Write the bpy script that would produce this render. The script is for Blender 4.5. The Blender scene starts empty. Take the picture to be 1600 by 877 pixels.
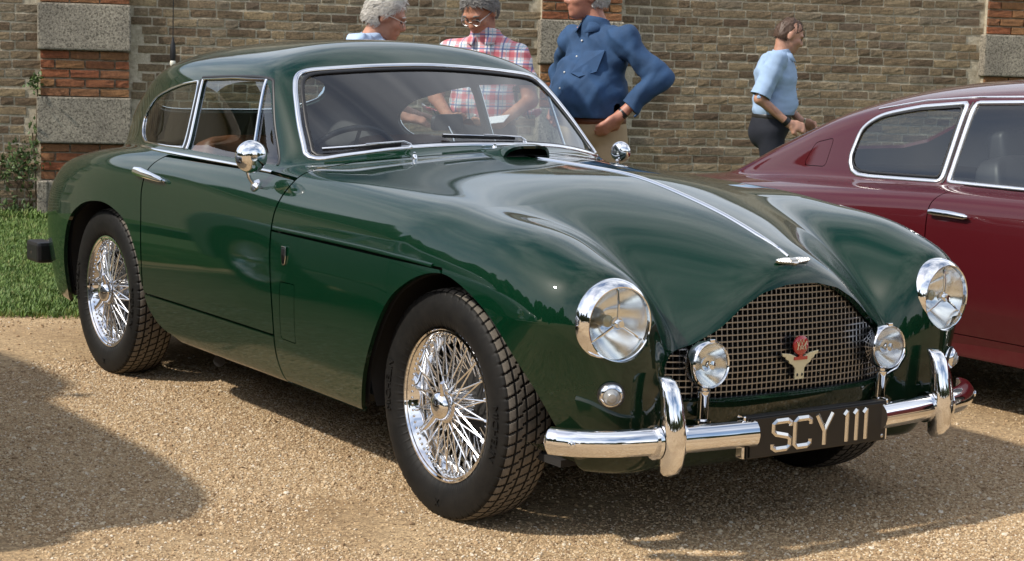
import bpy, bmesh, math, random
import numpy as np
from mathutils import Matrix, Vector
random.seed(7); rng = np.random.default_rng(7)
sc = bpy.context.scene
# ------------------------------------------------------------------ camera
CAM = np.array([4.1671, -3.4469, 1.3494]); YAW, PITCH, ROLL, FPX = 2.5313, -.1313, .0304, 2752.67
def cam_axes():
    d = np.array([math.cos(PITCH)*math.cos(YAW), math.cos(PITCH)*math.sin(YAW), math.sin(PITCH)])
    r = np.cross(d, [0, 0, 1]); r /= np.linalg.norm(r); u = np.cross(r, d); c, s = math.cos(ROLL), math.sin(ROLL)
    return c*r+s*u, -s*r+c*u, d
AX = cam_axes()
cd = bpy.data.cameras.new('camera'); cam = bpy.data.objects.new('camera', cd); sc.collection.objects.link(cam); sc.camera = cam
cam.matrix_world = Matrix([[AX[0][i], AX[1][i], -AX[2][i], CAM[i]] for i in range(3)]+[[0, 0, 0, 1]])
cd.sensor_width = 36; cd.lens = FPX*36/1600; cd.clip_start = .05; cd.clip_end = 600
# ------------------------------------------------------------------ sky, sun, exposure
SUN = Vector((-.16, -1.0, 1.02)).normalized()
w = bpy.data.worlds.new('World'); sc.world = w; w.use_nodes = True; nt = w.node_tree; nl = nt.links.new
sky = nt.nodes.new('ShaderNodeTexSky'); sky.sky_type = 'NISHITA'; sky.sun_disc = False
sky.sun_elevation = math.asin(SUN.z); sky.sun_rotation = math.atan2(SUN.x, SUN.y); sky.air_density = 1.0; sky.dust_density = 1.2
tc = nt.nodes.new('ShaderNodeTexCoord'); mp = nt.nodes.new('ShaderNodeMapping'); mp.inputs['Scale'].default_value = (1.2, 1.2, 2.0)
nz = nt.nodes.new('ShaderNodeTexNoise'); nz.inputs['Scale'].default_value = 1.5; nz.inputs['Detail'].default_value = 4; nz.inputs['Roughness'].default_value = .58
cr = nt.nodes.new('ShaderNodeValToRGB'); cr.color_ramp.elements[0].position = .36; cr.color_ramp.elements[1].position = .72
mx = nt.nodes.new('ShaderNodeMix'); mx.data_type = 'RGBA'
nl(tc.outputs['Generated'], mp.inputs[0]); nl(mp.outputs[0], nz.inputs['Vector']); nl(nz.outputs[0], cr.inputs[0])
nl(cr.outputs[0], mx.inputs[0]); nl(sky.outputs[0], mx.inputs[6]); mx.inputs[7].default_value = (9.6, 9.8, 10.2, 1)
nl(mx.outputs[2], nt.nodes['Background'].inputs[0]); nt.nodes['Background'].inputs[1].default_value = .14
l = bpy.data.lights.new('sun', 'SUN'); l.energy = 3.75; l.angle = math.radians(2.2); l.color = (1, .93, .83)
sun = bpy.data.objects.new('sun', l); sc.collection.objects.link(sun); sun.rotation_euler = SUN.to_track_quat('Z', 'Y').to_euler(); sun.location = (0, -20, 20)
vs = sc.view_settings; vs.view_transform = 'Standard'; vs.look = 'None'; vs.exposure = 0.27; vs.gamma = 1; vs.use_curve_mapping = False
sc.render.engine = 'CYCLES'; sc.cycles.use_denoising = True; sc.cycles.max_bounces = 10; sc.cycles.transparent_max_bounces = 24
sc.cycles.caustics_reflective = False; sc.cycles.caustics_refractive = False; sc.cycles.sample_clamp_indirect = 6
# ------------------------------------------------------------------ object helpers
COL = sc.collection
def tag(o, label=None, cat=None, group=None, kind=None):
    for k, v in (('label', label), ('category', cat), ('group', group), ('kind', kind)):
        if v: o[k] = v
    return o
def empty(name, loc=(0, 0, 0), rz=0, parent=None):
    o = bpy.data.objects.new(name, None); COL.objects.link(o); o.location = loc; o.rotation_euler = (0, 0, rz); o.empty_display_size = .1
    if parent: o.parent = parent
    return o
def mesh(name, V, Fc, mats, smooth=True, normals=None, mi=None):
    me = bpy.data.meshes.new(name); V = np.asarray(V, np.float32).reshape(-1, 3)
    if isinstance(Fc, np.ndarray) and Fc.ndim == 2:
        n, k = Fc.shape; me.vertices.add(len(V)); me.vertices.foreach_set('co', V.ravel())
        me.loops.add(n*k); me.loops.foreach_set('vertex_index', Fc.astype(np.int32).ravel())
        me.polygons.add(n); me.polygons.foreach_set('loop_start', np.arange(n, dtype=np.int32)*k)
        me.update(calc_edges=True)
    else: me.from_pydata(V.tolist(), [], [tuple(int(q) for q in f) for f in Fc])
    for m in (mats if isinstance(mats, (list, tuple)) else [mats]): me.materials.append(m)
    if mi is not None: me.polygons.foreach_set('material_index', np.asarray(mi, np.int32))
    me.polygons.foreach_set('use_smooth', np.full(len(me.polygons), bool(smooth)))
    if normals is not None: me.normals_split_custom_set_from_vertices(np.asarray(normals).tolist())
    me.update(); return me
def link(name, me, parent=None, loc=None, rot=None):
    o = bpy.data.objects.new(name, me); COL.objects.link(o)
    if parent: o.parent = parent
    if loc is not None: o.location = loc
    if rot is not None: o.rotation_euler = rot
    return o
class MB:
    """collects shapes of one part"""
    def __init__(s): s.V = []; s.F = []; s.n = 0
    def add(s, V, Fc, M=None):
        V = np.asarray(V, float).reshape(-1, 3)
        if M is not None: V = V@np.asarray(M)[:3, :3].T+np.asarray(M)[:3, 3]
        s.V.append(V); s.F += [tuple(i+s.n for i in f) for f in Fc]; s.n += len(V); return s
    def box(s, c, d, M=None):
        x, y, z = [q/2 for q in d]; V = [(c[0]+i*x, c[1]+j*y, c[2]+k*z) for i in (-1, 1) for j in (-1, 1) for k in (-1, 1)]
        return s.add(V, [(0, 1, 3, 2), (4, 6, 7, 5), (0, 4, 5, 1), (2, 3, 7, 6), (0, 2, 6, 4), (1, 5, 7, 3)], M)
    def lathe(s, prof, n=32, M=None, cap=True):
        """profile of (along z, radius) about z"""
        V = []; Fc = []; m = len(prof)
        for i in range(n):
            a = 2*math.pi*i/n; V += [(r*math.cos(a), r*math.sin(a), z) for z, r in prof]
        for i in range(n):
            for j in range(m-1): Fc.append((i*m+j, (i+1)%n*m+j, (i+1)%n*m+j+1, i*m+j+1))
        if cap:
            for j in (0, m-1):
                if prof[j][1] > 1e-5:
                    f = tuple(i*m+j for i in range(n)); Fc.append(f[::-1] if j == 0 else f)
        return s.add(V, Fc, M)
    def tube(s, pts, r, n=8, closed=False, M=None, cap=True, up=None, sy=1.0):
        P = np.asarray(pts, float); m = len(P); r = np.broadcast_to(r, (m,))
        T = np.gradient(P, axis=0) if not closed else np.roll(P, -1, 0)-np.roll(P, 1, 0)
        T /= np.maximum(np.linalg.norm(T, axis=1), 1e-9)[:, None]
        nrm = np.array(up if up is not None else ((0, 0, 1) if abs(T[0][2]) < .9 else (1, 0, 0)), float); V = []
        for i in range(m):
            nrm = nrm-T[i]*(nrm@T[i]); nrm /= max(np.linalg.norm(nrm), 1e-9); b = np.cross(T[i], nrm)
            for k in range(n):
                a = 2*math.pi*k/n; V.append(P[i]+r[i]*(math.cos(a)*b+sy*math.sin(a)*nrm))
        Fc = [(i*n+k, i*n+(k+1)%n, (i+1)%m*n+(k+1)%n, (i+1)%m*n+k) for i in range(m if closed else m-1) for k in range(n)]
        if cap and not closed: Fc += [tuple(range(n))[::-1], tuple((m-1)*n+k for k in range(n))]
        return s.add(V, Fc, M)
    def strip(s, pts, nrm, wd, ht, closed=False, prof=None, lift=0.0):
        """half-round moulding lying on a surface along a path"""
        P = np.asarray(pts, float); N = np.asarray(nrm, float); m = len(P)
        T = np.gradient(P, axis=0) if not closed else np.roll(P, -1, 0)-np.roll(P, 1, 0)
        T /= np.maximum(np.linalg.norm(T, axis=1), 1e-9)[:, None]; B = np.cross(T, N); B /= np.maximum(np.linalg.norm(B, axis=1), 1e-9)[:, None]
        prof = prof or [(-.5, -.6), (-.5, .1), (-.36, .72), (0, 1), (.36, .72), (.5, .1), (.5, -.6)]; k = len(prof); wd = np.broadcast_to(wd, (m,)); ht = np.broadcast_to(ht, (m,)); V = []
        for i in range(m): V += [P[i]+B[i]*(a*wd[i])+N[i]*(b*ht[i]+lift) for a, b in prof]
        Fc = [(i*k+j, i*k+j+1, (i+1)%m*k+j+1, (i+1)%m*k+j) for i in range(m if closed else m-1) for j in range(k-1)]
        if not closed: Fc += [tuple(range(k))[::-1], tuple((m-1)*k+j for j in range(k))]
        return s.add(V, Fc)
    def prism(s, poly, h0, h1, M=None):
        """polygon in xy extruded along z"""
        n = len(poly); V = [(x, y, h0) for x, y in poly]+[(x, y, h1) for x, y in poly]
        return s.add(V, [tuple(range(n))[::-1], tuple(range(n, 2*n))]+[(i, (i+1)%n, n+(i+1)%n, n+i) for i in range(n)], M)
    def ball(s, c, r, M=None, nu=16, nv=10):
        r = np.broadcast_to(r, (3,)); V = []; Fc = []
        for j in range(nv+1):
            t = math.pi*j/nv
            for i in range(nu): a = 2*math.pi*i/nu; V.append((c[0]+r[0]*math.sin(t)*math.cos(a), c[1]+r[1]*math.sin(t)*math.sin(a), c[2]+r[2]*math.cos(t)))
        for j in range(nv):
            for i in range(nu): Fc.append((j*nu+i, (j+1)*nu+i, (j+1)*nu+(i+1)%nu, j*nu+(i+1)%nu))
        return s.add(V, Fc, M)
    def build(s, name, mat, parent=None, smooth=True, bevel=0, auto=True):
        me = mesh(name, np.concatenate(s.V), s.F, mat, smooth)
        if bevel or auto:
            bm = bmesh.new(); bm.from_mesh(me)
            bmesh.ops.remove_doubles(bm, verts=bm.verts, dist=1e-6)
            if bevel: bmesh.ops.bevel(bm, geom=[e for e in bm.edges if e.is_manifold and e.calc_face_angle(0) > .6], offset=bevel, segments=2, affect='EDGES', profile=.6)
            bmesh.ops.recalc_face_normals(bm, faces=bm.faces)
            if smooth:
                for e in bm.edges:
                    if e.is_manifold and e.calc_face_angle(0) > .75: e.smooth = False
            bm.to_mesh(me); bm.free()
        return link(name, me, parent)
def rot_to(axis):
    """matrix turning +z onto axis"""
    return np.array(Vector(axis).to_track_quat('Z', 'Y').to_matrix().to_4x4())
def TR(loc, R=None):
    M = np.eye(4) if R is None else np.array(R, float).copy(); M[:3, 3] = loc; return M
def RX(a): return np.array(Matrix.Rotation(a, 4, 'X'))
def RY(a): return np.array(Matrix.Rotation(a, 4, 'Y'))
def RZ(a): return np.array(Matrix.Rotation(a, 4, 'Z'))
# ------------------------------------------------------------------ materials
def mat(name, col, rough=.5, metal=0, coat=0, spec=.5, **kw):
    m = bpy.data.materials.new(name); m.use_nodes = True; b = m.node_tree.nodes['Principled BSDF']
    b.inputs['Base Color'].default_value = (*col, 1); b.inputs['Roughness'].default_value = rough; b.inputs['Metallic'].default_value = metal
    b.inputs['Coat Weight'].default_value = coat; b.inputs['Coat Roughness'].default_value = kw.get('coat_rough', .02); b.inputs['Specular IOR Level'].default_value = spec
    return m
def N(m, t, **kw):
    n = m.node_tree.nodes.new(t)
    for k, v in kw.items():
        if hasattr(n, k): setattr(n, k, v)
        else: n.inputs[k].default_value = v
    return n
def L(m, a, b): m.node_tree.links.new(a, b)
def P(m): return m.node_tree.nodes['Principled BSDF']
def noise(m, scale, detail=4, rough=.55, coord='Object', vec=None):
    n = N(m, 'ShaderNodeTexNoise'); n.inputs['Scale'].default_value = scale; n.inputs['Detail'].default_value = detail; n.inputs['Roughness'].default_value = rough
    if vec is None:
        t = N(m, 'ShaderNodeTexCoord'); vec = t.outputs[coord]
    L(m, vec, n.inputs['Vector']); return n
def ramp(m, fac, stops):
    r = N(m, 'ShaderNodeValToRGB'); e = r.color_ramp.elements
    while len(e) < len(stops): e.new(.5)
    for q, (p_, c) in zip(e, stops): q.position = p_; q.color = (*c, 1) if len(c) == 3 else c
    L(m, fac, r.inputs[0]); return r
def bump(m, h, strength=.3, dist=.01):
    b = N(m, 'ShaderNodeBump'); b.inputs['Strength'].default_value = strength; b.inputs['Distance'].default_value = dist
    L(m, h, b.inputs['Height']); L(m, b.outputs[0], P(m).inputs['Normal']); return b
def glassy(name, tint, rough=0.0, ior=1.5, boost=0.0):
    """thin pane: tinted see-through with a Fresnel reflection"""
    m = bpy.data.materials.new(name); m.use_nodes = True; n = m.node_tree.nodes; n.remove(P(m))
    tr = N(m, 'ShaderNodeBsdfTransparent'); tr.inputs[0].default_value = (*tint, 1); gl = N(m, 'ShaderNodeBsdfGlossy'); gl.inputs['Roughness'].default_value = rough
    # Schlick's curve from the facing angle, the same from both sides of the pane
    lw = N(m, 'ShaderNodeLayerWeight'); lw.inputs[0].default_value = .5; pw = N(m, 'ShaderNodeMath', operation='POWER'); pw.inputs[1].default_value = 4.0; ma = N(m, 'ShaderNodeMath', operation='MULTIPLY_ADD', use_clamp=True); ma.inputs[1].default_value = .92; ma.inputs[2].default_value = .04+boost; ms = N(m, 'ShaderNodeMixShader')
    L(m, lw.outputs['Facing'], pw.inputs[0]); L(m, pw.outputs[0], ma.inputs[0]); L(m, ma.outputs[0], ms.inputs[0]); L(m, tr.outputs[0], ms.inputs[1]); L(m, gl.outputs[0], ms.inputs[2]); L(m, ms.outputs[0], n['Material Output'].inputs[0]); return m
def paint(name, col, dust=(.25, .2, .13)):
    """lacquered body colour with a little road dust and orange peel"""
    m = mat(name, col, .4, 0, 1, .04, coat_rough=.015)
    a = noise(m, 900, 2, .5); b = noise(m, 9, 5, .6); r = ramp(m, b.outputs[0], [(.35, (.30,)*3), (.75, (.42,)*3)]); L(m, r.outputs[0], P(m).inputs['Roughness'])
    bu = N(m, 'ShaderNodeBump'); bu.inputs['Strength'].default_value = .02; bu.inputs['Distance'].default_value = .0004; L(m, a.outputs[0], bu.inputs['Height']); L(m, bu.outputs[0], P(m).inputs['Coat Normal'])
    g = N(m, 'ShaderNodeTexCoord'); sp = N(m, 'ShaderNodeSeparateXYZ'); L(m, g.outputs['Object'], sp.inputs[0])
    d = N(m, 'ShaderNodeMapRange'); d.inputs['From Min'].default_value = .55; d.inputs['From Max'].default_value = .2; d.inputs['To Max'].default_value = .10; L(m, sp.outputs[2], d.inputs[0])
    n2 = noise(m, 26, 6, .7); mu = N(m, 'ShaderNodeMath', operation='MULTIPLY'); L(m, d.outputs[0], mu.inputs[0]); L(m, n2.outputs[0], mu.inputs[1])
    x = N(m, 'ShaderNodeMix', data_type='RGBA'); x.inputs[6].default_value = (*col, 1); x.inputs[7].default_value = (*dust, 1); L(m, mu.outputs[0], x.inputs[0]); L(m, x.outputs[2], P(m).inputs['Base Color'])
    return m
M_GREEN = paint('green_paint', (.0010, .0185, .0074)); M_RED = paint('maroon_paint', (.062, .0062, .0090)); M_SILVER = paint('grey_paint', (.22, .24, .26))
M_CHROME = mat('chrome', (.83, .83, .84), .045, 1); c_ = noise(M_CHROME, 14, 3); r_ = ramp(M_CHROME, c_.outputs[0], [(.3, (.03,)*3), (.8, (.085,)*3)]); L(M_CHROME, r_.outputs[0], P(M_CHROME).inputs['Roughness'])
M_STEEL = mat('brushed_steel', (.56, .54, .50), .28, 1); M_GRILLE = mat('grille_alloy', (.33, .325, .32), .34, 1); M_SPOKE = mat('spoke_chrome', (.92, .92, .92), .22, 1)
M_BLACK = mat('black_trim', (.008, .008, .009), .45); M_DARK = mat('dark_void', (.006, .006, .007), .9); M_UNDER = mat('underbody_black', (.014, .013, .012), .85)
M_PLATE = mat('plate_black', (.005, .005, .0055), .38); M_PLATEL = mat('plate_silver', (.78, .76, .72), .22, 1)
M_GLASS = glassy('car_glass', (.80, .85, .84), 0, 1.5, .06); M_GLASSW = glassy('windscreen_glass', (.74, .79, .80), 0, 1.52, .06); M_LENS = glassy('lamp_glass', (.93, .95, .95), .02, 1.48)
M_LENSR = glassy('ribbed_lens', (.85, .88, .90), .25, 1.5, .12)
M_MIRROR = mat('lamp_reflector', (.92, .92, .90), .16, 1)
M_LINER = mat('grey_headlining', (.20, .20, .205), .95); n_ = noise(M_LINER, 300, 3); bump(M_LINER, n_.outputs[0], .2, .002)
M_LEATHER = mat('tan_leather', (.16, .062, .030), .5); n_ = noise(M_LEATHER, 160, 4); bump(M_LEATHER, n_.outputs[0], .25, .002)
M_LEATHERK = mat('black_leather', (.02, .02, .022), .5); M_CARPET = mat('dark_carpet', (.018, .014, .012), 1)
M_RUBBER = mat('tyre_rubber', (.008, .0078, .0075), .62, 0, 0, .22)
t_ = noise(M_RUBBER, 30, 6, .65); r_ = ramp(M_RUBBER, t_.outputs[0], [(.35, (.0055, .0053, .005)), (.8, (.014, .0128, .011))]); L(M_RUBBER, r_.outputs[0], P(M_RUBBER).inputs['Base Color'])
M_TREAD = mat('tyre_tread', (.07, .06, .05), .9)
t_ = noise(M_TREAD, 60, 6, .7); r_ = ramp(M_TREAD, t_.outputs[0], [(.3, (.09, .08, .066)), (.75, (.19, .165, .135))]); L(M_TREAD, r_.outputs[0], P(M_TREAD).inputs['Base Color'])
M_REDENAMEL = mat('red_enamel', (.38, .012, .012), .2, 0, 1); M_CREAM = mat('cream_enamel', (.62, .55, .34), .25, 0, 1); M_AMBER = mat('tail_lamp_red', (.25, .004, .004), .1, 0, 1)
# ------------------------------------------------------------------ implicit body surfaces
# ---------- numeric helpers ----------
def spl(xs,ys):
    xs=np.array(xs,float);ys=np.array(ys,float);o=np.argsort(xs);xs=xs[o];ys=ys[o]
    n=len(xs);h=np.diff(xs);A=np.zeros((n,n));r=np.zeros(n);A[0,0]=A[-1,-1]=1
    for i in range(1,n-1):
        A[i,i-1]=h[i-1];A[i,i]=2*(h[i-1]+h[i]);A[i,i+1]=h[i]
        r[i]=3*((ys[i+1]-ys[i])/h[i]-(ys[i]-ys[i-1])/h[i-1])
    c=np.linalg.solve(A,r);b=np.diff(ys)/h-h*(2*c[:-1]+c[1:])/3;d=np.diff(c)/(3*h)
    m0=b[0];m1=b[-1]+2*c[-2]*h[-1]+3*d[-1]*h[-1]**2
    def f(x):
        x=np.asarray(x,float);xc=np.clip(x,xs[0],xs[-1]);i=np.clip(np.searchsorted(xs,xc)-1,0,n-2);t=xc-xs[i]
        return ys[i]+t*(b[i]+t*(c[i]+t*d[i]))+np.where(x<xs[0],(x-xs[0])*m0,0)+np.where(x>xs[-1],(x-xs[-1])*m1,0)
    return f
def lmin(k,*f):
    m=np.minimum.reduce(np.broadcast_arrays(*f));s=0
    for g in f: s=s+np.exp(-(g-m)/k)
    return m-k*np.log(s)
def lmax(k,*f): return -lmin(k,*[-g for g in f])
def sig(t): return 1/(1+np.exp(-np.clip(t,-40,40)))
def surface_nets(F,lo,hi,h,slack=1.5):
    n=[int(np.ceil((hi[i]-lo[i])/h))+1 for i in range(3)]
    ax=[lo[i]+h*np.arange(n[i]) for i in range(3)]
    Bk=6;nb=[-(-q//Bk) for q in n];n=[q*Bk for q in nb];ax=[lo[i]+h*np.arange(n[i]) for i in range(3)]
    cc=[ax[i][::Bk]+h*(Bk-1)/2 for i in range(3)];X,Y,Z=np.meshgrid(*cc,indexing='ij');C=F(X,Y,Z).astype(np.float32)
    G=np.repeat(np.repeat(np.repeat(np.where(C>0,1,-1).astype(np.float32),Bk,0),Bk,1),Bk,2)
    act=np.argwhere(np.abs(C)<Bk*h*.87*slack);o=np.arange(Bk)
    for i in range(0,len(act),2000):
        A=act[i:i+2000]*Bk;I=A[:,0][:,None,None,None]+o[:,None,None]+0*o[None,:,None]+0*o;J=A[:,1][:,None,None,None]+0*o[:,None,None]+o[None,:,None]+0*o;K=A[:,2][:,None,None,None]+0*o[:,None,None]+0*o[None,:,None]+o
        G[I,J,K]=F(ax[0][I],ax[1][J],ax[2][K])
    return nets(G,lo,h)
def nets(G,lo,h):
    n=G.shape;S=G>0
    c=S[:-1,:-1,:-1].astype(np.int8)
    tot=sum(S[i:n[0]-1+i,j:n[1]-1+j,k:n[2]-1+k].astype(np.int8) for i in (0,1) for j in (0,1) for k in (0,1))
    act=(tot>0)&(tot<8)
    idx=-np.ones(act.shape,np.int64);ids=np.argwhere(act);idx[act]=np.arange(len(ids))
    acc=np.zeros((len(ids),3));cnt=np.zeros(len(ids))
    cor=[(i,j,k) for i in (0,1) for j in (0,1) for k in (0,1)]
    for a in cor:
        for b in cor:
            if sum(b)-sum(a)==1 and all(b[q]>=a[q] for q in range(3)):
                ga=G[ids[:,0]+a[0],ids[:,1]+a[1],ids[:,2]+a[2]];gb=G[ids[:,0]+b[0],ids[:,1]+b[1],ids[:,2]+b[2]]
                m=(ga>0)!=(gb>0);t=np.where(m,ga/np.where(m,ga-gb,1),0)
                pt=np.array(a)+(np.array(b)-np.array(a))*t[:,None]
                acc[m]+=pt[m];cnt[m]+=1
    V=np.array(lo)+h*(ids+acc/cnt[:,None])
    quads=[]
    for ax_ in range(3):
        o=[q for q in range(3) if q!=ax_]
        sl0=[slice(None)]*3;sl1=[slice(None)]*3;sl0[ax_]=slice(0,-1);sl1[ax_]=slice(1,None)
        A=S[tuple(sl0)];B=S[tuple(sl1)];e=np.argwhere(A!=B)
        ok=(e[:,o[0]]>0)&(e[:,o[1]]>0)&(e[:,o[0]]<n[o[0]]-1)&(e[:,o[1]]<n[o[1]]-1);e=e[ok]
        def cell(d0,d1):
            q=e.copy();q[:,o[0]]-=d0;q[:,o[1]]-=d1;return idx[q[:,0],q[:,1],q[:,2]]
        Q=np.stack([cell(1,1),cell(0,1),cell(0,0),cell(1,0)],1)
        ina=A[e[:,0],e[:,1],e[:,2]]
        flip=ina if ax_!=1 else ~ina
        Q[~flip]=Q[~flip][:,::-1];quads.append(Q)
    return V,np.concatenate(quads)
def grad(F,V,e=1e-3):
    g=np.empty_like(V)
    for i in range(3):
        d=np.zeros(3);d[i]=e;g[:,i]=(F(*(V+d).T)-F(*(V-d).T))/(2*e)
    return g
def project(F,V,it=4,lim=.01):
    V=V.copy()
    for _ in range(it):
        g=grad(F,V);f=F(*V.T);s=-f/np.maximum((g*g).sum(1),1e-6)
        d=g*s[:,None];l=np.linalg.norm(d,axis=1);d*=np.minimum(1,lim/np.maximum(l,1e-9))[:,None];V+=d
    return V
def normals(F,V):
    g=-grad(F,V);return g/np.maximum(np.linalg.norm(g,axis=1),1e-9)[:,None]
def clip(M,s):
    """keep the side s>0 of a triangle mesh M=(V,N,T), cutting triangles along s=0"""
    V,N,T=M;s=np.where(np.abs(s)<1e-7,1e-7,s);p=s>0;k=p[T].sum(1)
    out=[T[k==3]];newV=[];newN=[];cache={}
    E=T[(k>0)&(k<3)]
    if len(E):
        kk=p[E].sum(1);lone=np.where(kk[:,None]==1,p[E],~p[E]);r=lone.argmax(1)
        a=E[np.arange(len(E)),r];b=E[np.arange(len(E)),(r+1)%3];c=E[np.arange(len(E)),(r+2)%3]
        def cut(i,j):
            lo_=np.minimum(i,j);hi_=np.maximum(i,j);return lo_.astype(np.int64)*len(V)+hi_
        key=np.concatenate([cut(a,b),cut(a,c)]);u,inv=np.unique(key,return_inverse=True)
        i=u//len(V);j=u%len(V);t=(s[i]/(s[i]-s[j]))[:,None]
        newV=V[i]+(V[j]-V[i])*t;nn=N[i]+(N[j]-N[i])*t;newN=nn/np.maximum(np.linalg.norm(nn,axis=1),1e-9)[:,None]
        ab=len(V)+inv[:len(E)];ac=len(V)+inv[len(E):]
        one=kk==1
        out.append(np.stack([a,ab,ac],1)[one])
        two=~one
        out.append(np.stack([ab,b,c],1)[two]);out.append(np.stack([ab,c,ac],1)[two])
        V=np.concatenate([V,newV]);N=np.concatenate([N,newN])
    T=np.concatenate(out)
    return compact((V,N,T))
def compact(M):
    V,N,T=M;u,inv=np.unique(T,return_inverse=True);return V[u],N[u],inv.reshape(-1,3)
def sd_poly(x,z,poly):
    """signed distance, positive inside"""
    poly=np.asarray(poly,float);d=np.full(x.shape,1e9);ins=np.zeros(x.shape,bool);n=len(poly)
    for i in range(n):
        a=poly[i];b=poly[(i+1)%n];e=b-a;wx=x-a[0];wz=z-a[1]
        t=np.clip((wx*e[0]+wz*e[1])/max(e@e,1e-12),0,1)
        d=np.minimum(d,(wx-t*e[0])**2+(wz-t*e[1])**2)
        c=((a[1]>z)!=(b[1]>z))
        if a[1]!=b[1]: ins^=c&(x<(b[0]-a[0])*(z-a[1])/(b[1]-a[1])+a[0])
    return np.where(ins,1,-1)*np.sqrt(d)
def smooth_poly(P,n=8,closed=True):
    """Catmull-Rom through the points"""
    P=np.asarray(P,float);m=len(P);out=[]
    for i in range(m if closed else m-1):
        p0,p1,p2,p3=(P[(i+q)%m] if closed else P[min(max(i+q,0),m-1)] for q in (-1,0,1,2))
        for t in np.arange(n)/n:
            out.append(.5*((2*p1)+(p2-p0)*t+(2*p0-5*p1+4*p2-p3)*t*t+(3*p1-p0-3*p2+p3)*t**3))
    if not closed: out.append(P[-1])
    return np.array(out)
def round_poly(P,r,n=6):
    """polygon with rounded corners; r scalar or per-vertex"""
    P=np.asarray(P,float);m=len(P);r=np.broadcast_to(r,(m,));out=[]
    for i in range(m):
        a,b,c=P[i-1],P[i],P[(i+1)%m];u=a-b;v=c-b;lu=np.linalg.norm(u);lv=np.linalg.norm(v)
        d=min(r[i],.49*lu,.49*lv);p=b+u/lu*d;q=b+v/lv*d
        for t in np.linspace(0,1,n): out.append((1-t)**2*p+2*t*(1-t)*b+t*t*q)
    return np.array(out)

def mirror(M): return M[0]*[1,-1,1],M[1]*[1,-1,1],M[2][:,::-1]
def both(M):
    """a half body and its mirror image, welded along the centre line"""
    V=np.concatenate([M[0],M[0]*[1,-1,1]]);Nn=np.concatenate([M[1],M[1]*[1,-1,1]]);T=np.concatenate([M[2],M[2][:,::-1]+len(M[0])])
    V[np.abs(V[:,1])<1e-5,1]=0
    key=np.round(V,6);idx=np.arange(len(V));c=np.where(np.abs(V[:,1])<1e-6)[0]
    u,f,inv=np.unique(key[c],axis=0,return_index=True,return_inverse=True);idx[c]=c[f[inv.ravel()]]
    T=idx[T];T=T[(T[:,0]!=T[:,1])&(T[:,1]!=T[:,2])&(T[:,0]!=T[:,2])]
    Nn[c,1]=0;return compact((V,Nn,T))
def panel(name,M,mats,parent,th=.014,origin=(0,0,0)):
    """sheet with an inner skin and a rim along its edges"""
    V,Nn,T=M;E=np.concatenate([T[:,[0,1]],T[:,[1,2]],T[:,[2,0]]]).astype(np.int64);n=len(V)
    key=np.minimum(E[:,0],E[:,1])*n+np.maximum(E[:,0],E[:,1]);u,first,ct=np.unique(key,return_index=True,return_counts=True);B=E[first[ct==1]]
    In=V-Nn*th;VV=[V,In];NN=[Nn,-Nn];TT=[T,T[:,::-1]+n];mi=[np.zeros(len(T)),np.ones(len(T))]
    if len(B):
        tang=V[B[:,1]]-V[B[:,0]];rn=np.cross(tang,Nn[B[:,0]]);rn/=np.maximum(np.linalg.norm(rn,axis=1),1e-9)[:,None]
        m=len(B);o=2*n;VV.append(np.concatenate([V[B[:,0]],V[B[:,1]],In[B[:,0]],In[B[:,1]]]));NN.append(np.tile(rn,(4,1)));r=np.arange(m)
        TT+= [np.stack([o+m+r,o+r,o+2*m+r],1),np.stack([o+m+r,o+2*m+r,o+3*m+r],1)];mi+=[np.zeros(2*m)]
    me=mesh(name,np.concatenate(VV),np.concatenate(TT),mats,True,np.concatenate(NN),np.concatenate(mi))
    return link(name,me,parent)
def sheet(name,M,m,parent): return link(name,mesh(name,M[0],M[2],m,True,M[1]),parent)
def bis(f,lo,hi,it=34):
    """f>0 at hi, f<0 at lo, elementwise"""
    lo=np.array(lo,float);hi=np.array(hi,float)
    for _ in range(it):
        m=(lo+hi)/2;g=f(m)>0;hi=np.where(g,m,hi);lo=np.where(g,lo,m)
    return hi
def nrm(F,V): return normals(F,np.asarray(V,float).reshape(-1,3))
def lift_y(F,x,z,out=1.0,inn=.30):
    x=np.asarray(x,float);z=np.asarray(z,float)+0*x;return np.stack([x,bis(lambda a:F(x,a,z),out+0*x,inn+0*x),z],-1)
def lift_x(F,y,z,out,inn):
    y=np.asarray(y,float);z=np.asarray(z,float)+0*y;return np.stack([bis(lambda a:F(a,y,z),out+0*y,inn+0*y),y,z],-1)
def lift_z(F,x,y,out=1.5,inn=.4):
    x=np.asarray(x,float);y=np.asarray(y,float)+0*x;return np.stack([x,y,bis(lambda a:F(x,y,a),out+0*x,inn+0*x)],-1)
def dense(P,step=.02,closed=True):
    P=np.asarray(P,float);Q=np.concatenate([P,P[:1]]) if closed else P;d=np.linalg.norm(np.diff(Q,axis=0),axis=1);s=np.concatenate([[0],np.cumsum(d)])
    n=max(int(s[-1]/step),4);t=np.linspace(0,s[-1],n+1)[:-1] if closed else np.linspace(0,s[-1],n+1)
    return np.stack([np.interp(t,s,Q[:,i]) for i in range(Q.shape[1])],1)
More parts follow.
